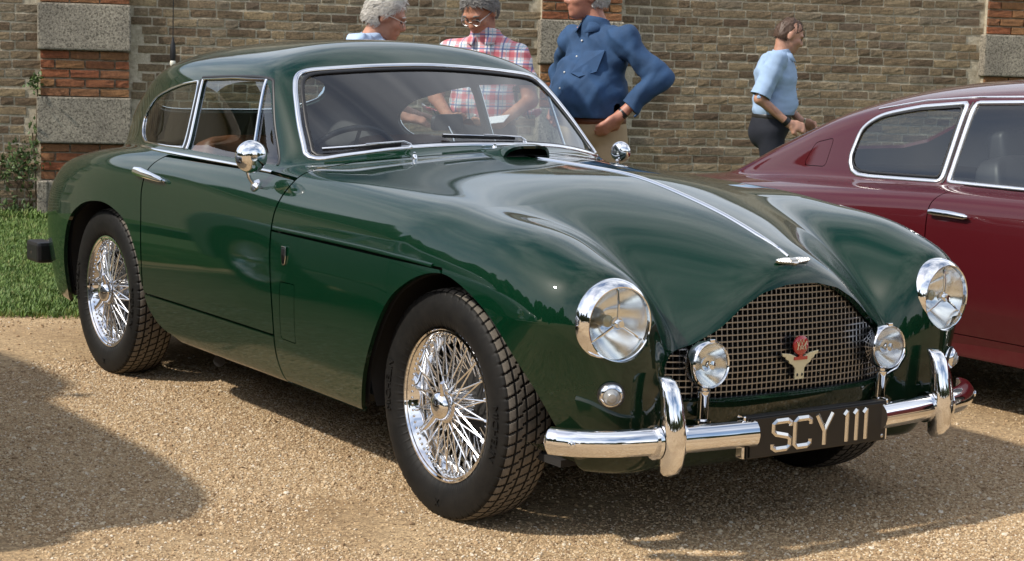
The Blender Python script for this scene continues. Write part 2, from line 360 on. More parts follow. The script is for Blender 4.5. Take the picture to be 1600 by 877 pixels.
# ------------------------------------------------------------------ the green coupe's shape (x forward from the front axle, z up)
zc=spl([-1.3,-.95,-.56,-.3,-.087,.12,.306,.45,.587,.66],[.975,.99,.985,.978,.964,.928,.885,.842,.792,.757])
cb=spl([-1.2,-.6,-.2,.1,.3,.45,.6,.7],[.20,.22,.26,.36,.62,1.0,1.5,1.8])
zf=spl([-3.5,-3.2,-2.95,-2.7,-2.35,-2,-1.5,-1.1,-.8,-.5,-.33,-.08,.13,.353,.514,.64,.75],
       [.60,.785,.855,.89,.915,.922,.922,.913,.908,.904,.902,.895,.877,.846,.803,.776,.73])
yf=spl([-3.4,-2.5,-1,-.5,0,.4,.65],[.55,.66,.62,.635,.645,.64,.635])
kin=spl([-3.5,-2,-1.1,-.6,-.2,.1,.3,.5,.7],[.2,.1,.1,.15,.32,.65,1.3,2.4,3.2])
wid=spl([-3.5,-3.2,-2.9,-2.5,-2.1,-1.5,-1,-.5,-.1,.2,.42,.6,.7],[.675,.752,.797,.818,.806,.800,.802,.811,.820,.818,.806,.785,.775])
zr=spl([-3.6,-3.35,-3.13,-2.96,-2.75,-2.63,-2.33,-2.1,-1.9,-1.7,-1.5,-1.36,-1.2,-1.0],
       [.70,.86,1.0,1.10,1.198,1.253,1.330,1.350,1.357,1.360,1.355,1.340,1.312,1.265])
wg=spl([-3.6,-3.3,-3,-2.7,-2.3,-1.9,-1.5,-1.1],[.20,.32,.47,.575,.667,.692,.687,.672])
def Yside(x,z): return wid(x)-.33*(z-.60)**2-1.3*np.maximum(x-.28,0)*np.maximum(.64-z,0)
def Xw(a,z): return -.905-1.62*(z-1.005)-(.746-1.36*(z-.961))*a*a
def F(x,y,z):
    a=np.sqrt(y*y+1e-6);Y=Yside(x,z)
    bon=zc(x)-cb(x)*a*a/(1+.15*a*a)
    Xs=.668-.10*a*a-1.9*a**4-.08*np.maximum(z-.5,0)-.5*np.maximum(.42-z,0)
    FS=lmin(.022,bon-z,(Xs-x)*.9,Y-a-.06)
    s=sig((a-yf(x))/.05);kk=kin(x)*(1-s)+2.0*s
    fen=zf(x)-kk*(a-yf(x))**2
    Xv=.637-.9*(a-.6)**2-(.8+1.9*sig((.56-z)/.035))*np.maximum(a-.6,0)**2-.35*np.maximum(z-.45,0)**2-.6*np.maximum(.4-z,0)**2*2
    FV=lmin(.045,fen-z+.004,Y-a+.006,Xv-x+.01,(a-.36)*.7+np.maximum(-x,0)*1.5)
    kb=.018+.013*sig((.15-x)/.12);B=lmax(kb,FS-.25*kb+.0055,FV-.25*kb+.0055)
    Xr=-3.44+.30*a*a+.55*(z-.55)**2
    B=lmin(.03,B,x-Xr)
    R=zr(x)-.17*a*a-.38*a**4
    Yg=wg(x)-.28*(z-.92)
    G=lmin(.020,R-z+.004,(Yg-a)*.95+.004,(Xw(a,z)-x)/1.95+.002,x+3.46,z-.82)
    A=lmax(.016,B,G)
    zs=.222
    return lmin(.012,A,z-zs)
# ------------------------------------------------------------------ wheels
def text_mesh(txt, size, font_shear=0):
    c = bpy.data.curves.new('t', 'FONT'); c.body = txt; c.size = size; c.align_x = 'CENTER'; c.resolution_u = 3; c.extrude = 0
    o = bpy.data.objects.new('t', c); COL.objects.link(o); me = o.to_mesh(); V = np.array([v.co[:] for v in me.vertices]); Fc = [tuple(p_.vertices) for p_ in me.polygons]
    o.to_mesh_clear(); bpy.data.objects.remove(o); bpy.data.curves.remove(c); return V, Fc
WR, WZ = .336, .329
def tyre_mesh():
    n = 760; ys = np.linspace(-.070, .070, 65); y = [-.062, -.074, -.082, -.086, -.086, -.083, -.078]
    side = [(.222, .060), (.228, .071), (.245, .080), (.265, .085), (.285, .0865), (.303, .084), (.318, .079), (.327, .0745)]
    prof = [(r, -q) for r, q in side]+[(WR-.004*(q/.07)**2-.004*(abs(q)/.07)**8, q) for q in ys]+[(r, q) for r, q in side[::-1]]
    prof = np.array(prof); k = len(prof); A = np.arange(n)/n*2*math.pi
    R = np.tile(prof[:, 0], (n, 1)); Yv = np.tile(prof[:, 1], (n, 1)); tr = np.zeros(k, bool); tr[len(side):len(side)+65] = True
    u = (A*WR)[:, None]; v = prof[:, 1][None]; pitch = 2*math.pi*WR/62
    cen = np.minimum.reduce([np.abs(v-c) for c in (-.047, -.016, .016, .047)]); lat = np.abs(((u+.45*v+.004*np.sign(v)*(np.abs(v) > .03)*2)/pitch+.5) % 1-.5)*pitch
    g = np.maximum((cen < .0020), (lat < .0019)*1.0)*tr[None]; R = R-g*.0052
    sh = ((np.abs(np.abs(v)-.0735) < .0045) & (lat < .003)); R = R-np.where(sh, .004, 0)
    V = np.stack([R*np.sin(A)[:, None], Yv, R*np.cos(A)[:, None]], -1); V[..., 2] = np.maximum(V[..., 2], -WZ)
    i, j = np.meshgrid(np.arange(n), np.arange(k-1), indexing='ij'); a = i*k+j; b = (i+1) % n*k+j
    Fc = np.stack([a, a+1, b+1, b], -1).reshape(-1, 4); gi = g > 0
    top = ~(gi[i, j]|gi[i, j+1]|gi[(i+1) % n, j]|gi[(i+1) % n, j+1]) & tr[j] & tr[j+1]
    return mesh('tyre', V.reshape(-1, 3), Fc, [M_RUBBER, M_TREAD], True, None, top.ravel().astype(int))
def make_wheel_parts():
    """outer face towards -y"""
    P_ = {'tyre': tyre_mesh()}
    m = MB(); R = RX(-math.pi/2)   # lathe z -> y
    prof = [(-.066, .2225), (-.071, .2245), (-.071, .219), (-.062, .213), (-.05, .205), (-.03, .199), (-.015, .188), (.02, .186), (.035, .197), (.055, .205), (.064, .219), (.066, .2225)]
    m.lathe(prof, 72, R, cap=False); m.lathe([(-.0660, .2105), (-.066, .2235)], 72, R, cap=False); P_['rim'] = m
    s = MB(); th = 2*math.pi
    def spoke(a0, r0, y0, a1, r1, y1): s.tube([(r0*math.cos(a0), y0, r0*math.sin(a0)), (r1*math.cos(a1), y1, r1*math.sin(a1))], .0027, 5, cap=False)
    for k in range(40):
        a = th*k/40; d = .62*(1 if k % 2 else -1)
        spoke(a, .046, -.062, a+d*.66, .196, -.045)
    for k in range(72):
        a = th*k/72; d = .95*(1 if k % 2 else -1)
        spoke(a, .058, .035 if k % 4 < 2 else .028, a+d*.62, .189, -.012 if k % 2 else .01)
    for k in range(36):
        a = th*(k+.5)/36; rr, yy = (.197, -.046) if k % 2 else (.189, -.012)
        s.tube([(rr*math.cos(a), yy, rr*math.sin(a)), ((rr-.022)*math.cos(a), yy-.001, (rr-.022)*math.sin(a))], .0037, 6)
    for k in range(72):
        a = th*k/72; s.ball((.204*math.cos(a), -.052, .204*math.sin(a)), .0042, nu=6, nv=4)
    P_['spokes'] = s
    h = MB(); h.lathe([(.07, .06), (.045, .066), (.03, .066), (.022, .05), (-.045, .042), (-.055, .052), (-.068, .052), (-.072, .044)], 32, R); P_['hub'] = h
    c = MB(); c.lathe([(-.070, .043), (-.080, .044), (-.092, .040), (-.100, .031), (-.105, .016), (-.107, .0001)], 32, R)
    for q in (0, 1):
        pts = [(0, -.080, .028), (0, -.086, .052), (0, -.098, .074), (.002, -.106, .088)]; c.tube(pts, [.017, .014, .011, .008], 10, M=RY(.5+q*math.pi), sy=.55)
    P_['spinner'] = c
    b = MB(); b.lathe([(.06, .17), (.03, .172), (.02, .15), (.015, .06)], 32, R); P_['brake_drum'] = b
    for ln, (ph0, txt, sz) in zip(('maker_lettering', 'lower_lettering', 'size_lettering'), ((-math.pi/2+.05, 'MICHELIN', .036), (math.pi/2+.1, 'MICHELIN', .036), (math.pi, 'X', .03))):
        lt = MB(); V, Fc = text_mesh(txt, sz); V2 = []
        for dy in (-.0858, -.0885):
            ph = ph0+V[:, 0]/.285; r = .273+V[:, 1]; V2.append(np.stack([r*np.sin(ph), np.full(len(V), dy)-.0012, r*np.cos(ph)], 1))
        n = len(V); ed = {}
        for f in Fc:
            for q in range(len(f)): e = (f[q], f[(q+1) % len(f)]); ed[e] = 1
        rim = [(a, b, b+n, a+n) for a, b in ed if (b, a) not in ed]
        lt.add(np.concatenate(V2), [tuple(i+n for i in f) for f in Fc]+rim); P_[ln] = lt
    mats = {'rim': M_CHROME, 'spokes': M_SPOKE, 'hub': M_CHROME, 'spinner': M_CHROME, 'brake_drum': M_UNDER, 'maker_lettering': M_RUBBER, 'lower_lettering': M_RUBBER, 'size_lettering': M_RUBBER}
    out = {}
    for k, v in P_.items():
        if isinstance(v, MB):
            o = v.build(k, mats[k]); out[k] = o.data; bpy.data.objects.remove(o)
        else: out[k] = v
    return out
WHEEL = make_wheel_parts()
def wheel(parent, x, y, right, lettering=True, rs=1.0):
    t = link('wheel', WHEEL['hub'], parent, (x, y, WZ*rs)); t.rotation_euler = (0, 0, 0 if right else math.pi); t.scale = (rs,)*3
    for k in ('tyre', 'rim', 'spokes', 'spinner', 'brake_drum')+(('maker_lettering', 'lower_lettering', 'size_lettering') if lettering else ()):
        q_ = link(k, WHEEL[k], t)
        if k == 'spokes': q_['kind'] = 'stuff'
    return t
# ------------------------------------------------------------------ green coupe
G = empty('vintage_coupe'); tag(G, 'glossy dark green vintage coupe with wire wheels and mesh grille', 'car')
V0, Q0 = surface_nets(F, (-3.55, -.03, .19), (.75, .90, 1.42), .0105); V0 = project(F, V0); N0 = normals(F, V0)
HALF = clip((V0, N0, np.concatenate([Q0[:, [0, 1, 2]], Q0[:, [0, 2, 3]]])), V0[:, 1])
sh_pts = [(-.845, 0, .99), (-.85, .218, .982), (-.882, .305, .973), (-.935, .42, .962), (-.978, .511, .948), (-.992, .60, .934), (-.990, .66, .922), (-.982, .719, .897), (-.992, .76, .856), (-1.004, .782, .813), (-1.006, .80, .738), (-1.000, .809, .66), (-.992, .809, .584), (-.988, .796, .404), (-.99, .781, .31), (-.965, .767, .248), (-.93, .74, .20), (-.93, 0, .15)]
tau = lambda a, z: np.arctan2(a, z-.5)
Xshut = spl([tau(q[1], q[2]) for q in sh_pts], [q[0] for q in sh_pts])
Xdr = spl([.2, .39, .50, .60, .70, .79, .84, .875, .91], [-2.062, -2.064, -2.056, -2.055, -2.062, -2.078, -2.074, -2.056, -2.010])
GAP = .0048
ARCH_F = smooth_poly([(-.47, .05), (-.445, .20), (-.428, .26), (-.365, .396), (-.232, .588), (-.118, .672), (.015, .716), (.137, .707), (.315, .628), (.425, .491), (.475, .368), (.495, .24), (.495, .05)], 6)
ARCH_R = smooth_poly([(-2.93, .05), (-2.925, .28), (-2.90, .43), (-2.80, .590), (-2.64, .672), (-2.47, .700), (-2.33, .690), (-2.19, .640), (-2.095, .524), (-2.066, .403), (-2.03, .325), (-1.95, .27), (-1.82, .238), (-1.6, .16), (-1.7, .05)], 6)
GRILLE_H = [(0, .414), (.13, .414), (.27, .413), (.385, .420), (.443, .442), (.468, .485), (.462, .522), (.430, .547), (.36, .571), (.285, .613), (.215, .667), (.14, .705), (.06, .7225), (0, .725)]
GRILLE = np.concatenate([smooth_poly([(-.06, .7215)]+GRILLE_H+[(0, .724), (-.06, .7215)], 1, False)[1:-1], np.array(GRILLE_H)[1:-1][::-1]*[-1, 1]])
WS_H = [(0, 1.014), (.166, 1.012), (.338, 1.000), (.500, .976), (.585, .960), (.612, .968), (.606, 1.0), (.590, 1.068), (.568, 1.135), (.548, 1.185), (.522, 1.226), (.480, 1.2465), (.394, 1.257), (.206, 1.2705), (0, 1.277)]
WS = smooth_poly(np.concatenate([np.array(WS_H), np.array(WS_H)[1:-1][::-1]*[-1, 1]]), 4)
QWIN = smooth_poly([(-2.36, .938), (-2.45, .955), (-2.507, .990), (-2.517, 1.035), (-2.475, 1.075), (-2.38, 1.118), (-2.17, 1.163), (-2.06, 1.180)], 5, False)
QWIN = np.concatenate([QWIN, [(-1.972, 1.190), (-1.960, 1.15), (-1.940, .942), (-2.1, .939)]])
DWIN = round_poly([(-1.925, 1.198), (-1.68, 1.210), (-1.455, 1.212), (-1.399, 1.178), (-1.305, 1.051), (-1.196, .930), (-1.55, .935), (-1.892, .940)], [.012, .05, .03, .05, .1, .006, .05, .008])
BWIN = smooth_poly([(0, 1.035), (.25, 1.04), (.37, 1.075), (.40, 1.12), (.33, 1.185), (.18, 1.222), (0, 1.232)], 4, False); BWIN = np.concatenate([BWIN, BWIN[1:-1][::-1]*[-1, 1]])
HLP = np.array([.604, .621, .646])
def cut(M, f): return clip(M, f(*M[0].T))
def s_shut(x, y, z): return x-Xshut(tau(np.abs(y), z))
def s_door(x, y, z): return np.minimum.reduce([-s_shut(x, y, z), x-Xdr(z), z-.382, .9085-z-np.maximum(x+1.2, 0)*.04, y-.5])
def s_arch(x, y, z): return np.where(y > .42, np.maximum(sd_poly(x, z, ARCH_F), sd_poly(x, z, ARCH_R)), -1)
def s_lowp(x, y, z): return np.minimum.reduce([.732-z, .06-x, y-.45, z-.232])
m_out = cut(HALF, lambda x, y, z: -s_arch(x, y, z))
m_out = cut(m_out, lambda x, y, z: z-.2268)
front = cut(m_out, lambda x, y, z: s_shut(x, y, z)-GAP); rest = cut(m_out, lambda x, y, z: -s_shut(x, y, z)-GAP)
front = cut(front, lambda x, y, z: np.where(x > .45, -sd_poly(y, z, GRILLE), 1))
front = cut(front, lambda x, y, z: np.where(x > .40, np.hypot(y-HLP[1], z-HLP[2])-.098, 1))
lowp = cut(front, lambda x, y, z: s_lowp(x, y, z)-.004); bon = cut(front, lambda x, y, z: -s_lowp(x, y, z)-.004)
FLAP = [(-.922, .572), (-.818, .575), (-.834, .380), (-.938, .382)]
flap = cut(lowp, lambda x, y, z: sd_poly(x, z, FLAP)-.0015); lowp = cut(lowp, lambda x, y, z: -sd_poly(x, z, FLAP)-.0015)
door = cut(rest, lambda x, y, z: s_door(x, y, z)-GAP); shell = cut(rest, lambda x, y, z: -s_door(x, y, z)-GAP)
inside_ws = lambda x, y, z: np.where((z > .94) & (x > -1.7), sd_poly(y, z, WS), -1)
side_ok = lambda y, x, z: (y > .45) & (z > .915)
inside_q = lambda x, y, z: np.where((y > .40) & (z > .90), sd_poly(x, z, QWIN), -1); inside_d = lambda x, y, z: np.where((y > .45) & (z > .90), sd_poly(x, z, DWIN), -1)
inside_b = lambda x, y, z: np.where((x < -2.35), sd_poly(y, z, BWIN), -1)
gl_ws = cut(shell, lambda x, y, z: inside_ws(x, y, z)); gl_q = cut(shell, inside_q); gl_d = cut(shell, inside_d); gl_b = cut(shell, inside_b)
shell = cut(shell, lambda x, y, z: -np.maximum.reduce([inside_ws(x, y, z), inside_q(x, y, z), inside_d(x, y, z), inside_b(x, y, z)]))
PM = [M_GREEN, M_LINER]; PMK = [M_GREEN, M_DARK]
o = panel('body_shell', both(shell), PM, G, .016); BODY = o
panel('bonnet', both(bon), PMK, G, .016)
for s_ in (1, -1):
    f_ = (lambda M: M) if s_ > 0 else mirror
    d = panel('door', f_(door), PMK, G, .014)
    o = panel('side_panel', f_(lowp), PMK, G, .014); panel('vent_flap', f_(flap), PMK, o, .01)
def inset(M, d): return (M[0]-M[1]*d, M[1], M[2])
sheet('windscreen', inset(both(gl_ws), .004), M_GLASSW, G); sheet('rear_window', inset(both(gl_b), .004), M_GLASS, G)
for s_ in (1, -1):
    f_ = (lambda M: M) if s_ > 0 else mirror
    sheet('quarter_window', inset(f_(gl_q), .004), M_GLASS, G)
    vp = lambda x, y, z: (x+1.449)-(z-1.214)*(-.065/.29)*1.0
    sheet('door_window', inset(f_(cut(gl_d, lambda x, y, z: -vp(x, y, z)-.004)), .006), M_GLASS, G); sheet('vent_window', inset(f_(cut(gl_d, lambda x, y, z: vp(x, y, z)-.004)), .006), M_GLASS, G)
# black liner added just under the skin to keep the shut lines dark
core = cut(m_out, lambda x, y, z: .895-z); core = cut(core, lambda x, y, z: np.where(x > .42, -sd_poly(y, z, GRILLE)-.01, 1)); core = cut(core, lambda x, y, z: np.where(x > .40, np.hypot(y-HLP[1], z-HLP[2])-.11, 1)); core = cut(core, lambda x, y, z: .60-x)
core = both(core); sheet('gap_blackout_liner', (core[0]-core[1]*.030, core[1], core[2]), M_DARK, G)
# floor pan, wheel wells, bulkheads
m = MB(); m.box((-1.45, 0, .235), (3.75, 1.30, .02)); m.box((-1.25, 0, .34), (1.9, .26, .20)); m.build('floor_pan', M_UNDER, G, False)
for x in (0.02, -2.50):
    for s_ in (1, -1):
        m = MB(); R_ = .425; n = 24; V = []; 
        for i in range(n+1):
            a = math.pi*(.03+1.02*i/n); xx, zz_ = x+R_*math.cos(a), .315+.97*R_*math.sin(a); yo = float(lift_y(F, [xx], [max(zz_, .24)], 1.0, .2)[0, 1])-.035; V += [(xx, s_*.42, zz_), (xx, s_*min(.785, yo), zz_)]
        Fc = [(2*i, 2*i+1, 2*i+3, 2*i+2) for i in range(n)]+[tuple(2*i for i in range(n+1))]; m.add(V, Fc); m.build('wheel_well', M_UNDER, G, True)
def on_side(P_, s_=1, d=0):
    P_ = np.asarray(P_, float); Q = lift_y(F, P_[:, 0], P_[:, 1]); n = nrm(F, Q); Q = Q+n*d; return Q*[1, s_, 1], n*[1, s_, 1]
def on_front(P_, out, inn, d=0):
    P_ = np.asarray(P_, float); Q = lift_x(F, P_[:, 0], P_[:, 1], out, inn); n = nrm(F, Q); return Q+n*d, n
def on_top(P_, d=0):
    P_ = np.asarray(P_, float); Q = lift_z(F, P_[:, 0], P_[:, 1]); n = nrm(F, Q); return Q+n*d, n
# window mouldings
Q, n = on_front(dense(WS, .012), -.5, -1.75); MB().strip(Q, n, .020, .007, True).build('windscreen_frame', M_CHROME, G)
c0 = WS.mean(0); Q, n = on_front(dense(c0+(WS-c0)*[.965, .93], .012), -.5, -1.75); MB().strip(Q, n, .014, .004, True).build('windscreen_seal', M_BLACK, G)
Q, n = on_front(dense(BWIN, .015), -3.6, -2.0); MB().strip(Q, n, .014, .005, True).build('rear_window_frame', M_CHROME, G)
for s_ in (1, -1):
    Q, n = on_side(dense(QWIN, .012), s_); MB().strip(Q, n, .009, .004, True).build('quarter_window_frame', M_CHROME, G)
    m = MB()
    for seg, wd in (([(-1.899, .940), (-1.931, 1.196)], .011), ([(-1.385, .934), (-1.449, 1.212)], .013), ([(-1.931, 1.1975), (-1.68, 1.2095), (-1.455, 1.2115)], .007)):
        Q, n = on_side(dense(seg, .012, False), s_); m.strip(Q, n, wd, .006)
    m.build('door_window_frame', M_CHROME, G)
    m = MB()
    for seg, wd in (([(-1.920, .938), (-1.951, 1.197)], .020), ([(-1.945, 1.2045), (-1.68, 1.2165), (-1.45, 1.218), (-1.392, 1.185), (-1.298, 1.055), (-1.188, .93)], .012)):
        Q, n = on_side(dense(smooth_poly(seg, 5, False), .012, False), s_); m.strip(Q, n, wd, .0025)
    m.build('window_rubber', M_BLACK, G)
    Q, n = on_side(dense([(-2.36, .922), (-1.9, .9185), (-1.5, .915), (-1.17, .909)], .03, False), s_); MB().strip(Q, n, .014, .006).build('waist_moulding', M_CHROME, G)
    # wing moulding above the side panel
    Q, n = on_side(dense([(-.99, .7395), (-.7, .741), (-.4, .742), (-.15, .740), (.012, .736)], .02, False), s_); MB().strip(Q, n, .013, .006).build('wing_moulding', M_GREEN, G)
    # door handle
    Q, n = on_side([(-2.145, .838), (-2.10, .836), (-2.0, .829), (-1.91, .823), (-1.885, .821)], s_, .018)
    m = MB(); m.tube(Q, [.015, .018, .014, .010, .005], 10, up=n[2], sy=.55); Q2, _ = on_side([(-2.11, .836)], s_); m.tube([Q2[0]-n[0]*.01, Q[1]], .011, 10)
    Q2, _ = on_side([(-1.90, .823)], s_); m.tube([Q2[0]-n[0]*.01, Q[3]], .007, 8); m.build('door_handle', M_CHROME, G)
    # small shield on the side panel
    Q, n = on_side([(-.895, .690), (-.890, .632)], s_, .002); m = MB(); Mx = TR((Q[0]+Q[1])/2, np.array(Matrix(((1, 0, 0), (0, 1, 0), (0, 0, 1))).to_4x4()))
    sh = [(-.014, .030), (.014, .030), (.016, .0), (.010, -.026), (0, -.032), (-.010, -.026), (-.016, 0)]
    m.prism(sh, 0, .005, TR((Q[0]+Q[1])/2, RX(math.pi/2) if s_ < 0 else RZ(math.pi)@RX(math.pi/2))); em = m.build('wing_badge', M_CHROME, G, False, .0015)
    m = MB(); m.prism([(-.008, .022), (.008, .022), (.008, .004), (-.008, .004)], .004, .0065, TR((Q[0]+Q[1])/2, RX(math.pi/2) if s_ < 0 else RZ(math.pi)@RX(math.pi/2))); m.build('enamel', M_BLACK, em, False)
    # round mirror on a stalk
    Q, n = on_side([(-1.205, .862)], s_); b0 = Q[0]; hd = np.array([-1.165, s_*.795, .962]) if s_ < 0 else np.array([-1.20, .80, .962]); ax = np.array([-.93, .16, .05]) if s_ < 0 else np.array([-.45, .90, .05]); mk = 1.0 if s_ < 0 else .74; ax /= np.linalg.norm(ax)
    m = MB(); m.lathe([(-.004, .024), (.004, .023), (.010, .015), (.014, .008)], 20, TR(b0, rot_to(n[0])))
    m.tube(smooth_poly([b0+n[0]*.006, b0+n[0]*.03+[0, 0, .012], b0+n[0]*.042+[.004, 0, .045], hd-ax*.026+[0, 0, -.03]], 5, False), .0062, 10); st = m.build('door_mirror', M_CHROME, G)
    m = MB(); m.lathe([(a_*mk, b_*.94*mk) for a_, b_ in ((-.030, .012), (-.028, .026), (-.021, .044), (-.010, .055), (0, .059), (.006, .059), (.008, .056))], 36, TR(hd, rot_to(ax)), cap=False); m.build('mirror_shell', M_CHROME, st)
    m = MB(); m.lathe([(.005*mk, .0001), (.005*mk, .0535*mk)], 36, TR(hd, rot_to(ax)), cap=False); m.build('mirror_glass', M_MIRROR, st)
# bonnet strip, wings badge, scoop
Q, n = on_top(np.array([(x, 0) for x in np.linspace(-.70, .585, 60)])); MB().strip(Q, n, np.interp(np.linspace(0, 1, 60), [0, .9, 1], [.021, .018, .007]), .006).build('bonnet_strip', M_CHROME, G)
wing = [(.0, .010), (.012, .012), (.03, .013), (.062, .008), (.066, .002), (.055, -.004), (.04, -.007), (.022, -.0095), (.010, -.011), (.006, -.014), (0, -.0145)]; wing = wing+[(-a, b) for a, b in wing[1:-1][::-1]]
Q, n = on_top([(.606, 0)], .001); bx = np.array([0, 1., 0]); by = np.cross(n[0], bx); Rw = np.eye(4); Rw[:3, 0] = bx; Rw[:3, 1] = -by if by[0] > 0 else by; Rw[:3, 2] = np.cross(Rw[:3, 0], Rw[:3, 1])
m = MB(); m.prism(wing, -.004, .004, TR(Q[0]+n[0]*.002, Rw)); wb = m.build('winged_badge', M_PLATEL, G, False, .001)
m = MB()
for s_ in (-1, 1):
    for k in range(5): m.box((s_*(.016+k*.010), .001, .0048), (.0012, .014-k*.001, .002), TR(Q[0]+n[0]*.002, Rw))
m.box((0, .0, .005), (.026, .008, .0022), TR(Q[0]+n[0]*.002, Rw)); m.build('badge_lines', M_STEEL, wb, False)
def scoop():
    xs = np.linspace(-.90, -.70, 22); ys = np.linspace(-1, 1, 25); V = []; tt = (xs-xs[0])/(xs[-1]-xs[0])
    for x, t in zip(xs, tt):
        hw = .072+.026*t**.8; h = .046*min(1, (t*1.15))**.9*(1-.10*max(0, t-.85)/.15)
        base = lift_z(F, np.full(25, x), ys*hw)[:, 2]
        prof = (1-np.abs(ys)**4.5)**.6; V.append(np.stack([np.full(25, x)+.03*t*(1-np.abs(ys)**3), ys*hw, base-.004+prof*h], 1))
    V = np.array(V); n, k = V.shape[:2]; Fc = [(i*k+j, (i+1)*k+j, (i+1)*k+j+1, i*k+j+1) for i in range(n-1) for j in range(k-1)]
    m = MB(); m.add(V.reshape(-1, 3), Fc); inn = V.copy(); inn[..., 2] -= .009; inn[:, :, 1] *= .93; m.add(inn.reshape(-1, 3), [f[::-1] for f in Fc])
    lip = np.concatenate([V[-1], inn[-1]]); m.add(lip, [(j, j+1, k+j+1, k+j) for j in range(k-1)]); o = m.build('bonnet_scoop', M_GREEN, G)
    b = inn[12].copy(); z0 = lift_z(F, b[:, 0], b[:, 1])[:, 2]-.01; m = MB(); m.add(np.concatenate([b, np.stack([b[:, 0], b[:, 1], z0], 1)]), [(j, j+1, k+j+1, k+j) for j in range(k-1)])
    fl = inn[12:].copy(); fz = lift_z(F, fl[..., 0].ravel(), fl[..., 1].ravel())[:, 2].reshape(fl.shape[:2])+.0025; fl[..., 2] = np.minimum(fz, fl[..., 2]); r = len(fl)
    m.add(fl.reshape(-1, 3), [(i*k+j, (i+1)*k+j, (i+1)*k+j+1, i*k+j+1) for i in range(r-1) for j in range(k-1)]); m.build('scoop_mouth', M_DARK, o)
scoop()
# wipers and washer jets
for piv, tip, mid in (((-.30, 1.006), (-.565, .984), (-.44, .997)), ((.155, 1.018), (-.17, 1.034), (-.02, 1.030))):
    Q, n = on_front([piv, mid, tip], -.5, -1.75); m = MB(); m.lathe([(-.02, .011), (.012, .011), (.018, .007)], 12, TR(Q[0]-[0, 0, .012], rot_to((.3, 0, 1))))
    m.tube([Q[0]+n[0]*.010, Q[0]+n[0]*.022+(Q[1]-Q[0])*.15, Q[1]+n[1]*.020], [.006, .0055, .0035], 8, sy=.6); o = m.build('wiper', M_CHROME, G)
    e = Q[2]-Q[1]; L0 = Q[1]-e*1.0; Qs, ns = on_front(np.linspace(mid+(np.array(mid)-tip)*.9, tip, 9), -.5, -1.75); m = MB(); m.tube(Qs+ns*.015, .0042, 8, sy=.7); m.build('blade_holder', M_CHROME, o)
    m = MB(); m.tube(Qs+ns*.007, .0035, 6, sy=1.6); m.build('blade_rubber', M_BLACK, o)
for y in (-.34, -.02):
    Q, n = on_top([(-.865, y)]); MB().lathe([(-.004, .009), (.012, .008), (.016, .004), (.022, .005), (.024, .0001)], 12, TR(Q[0], rot_to(n[0]))).build('washer_jet', M_CHROME, G)
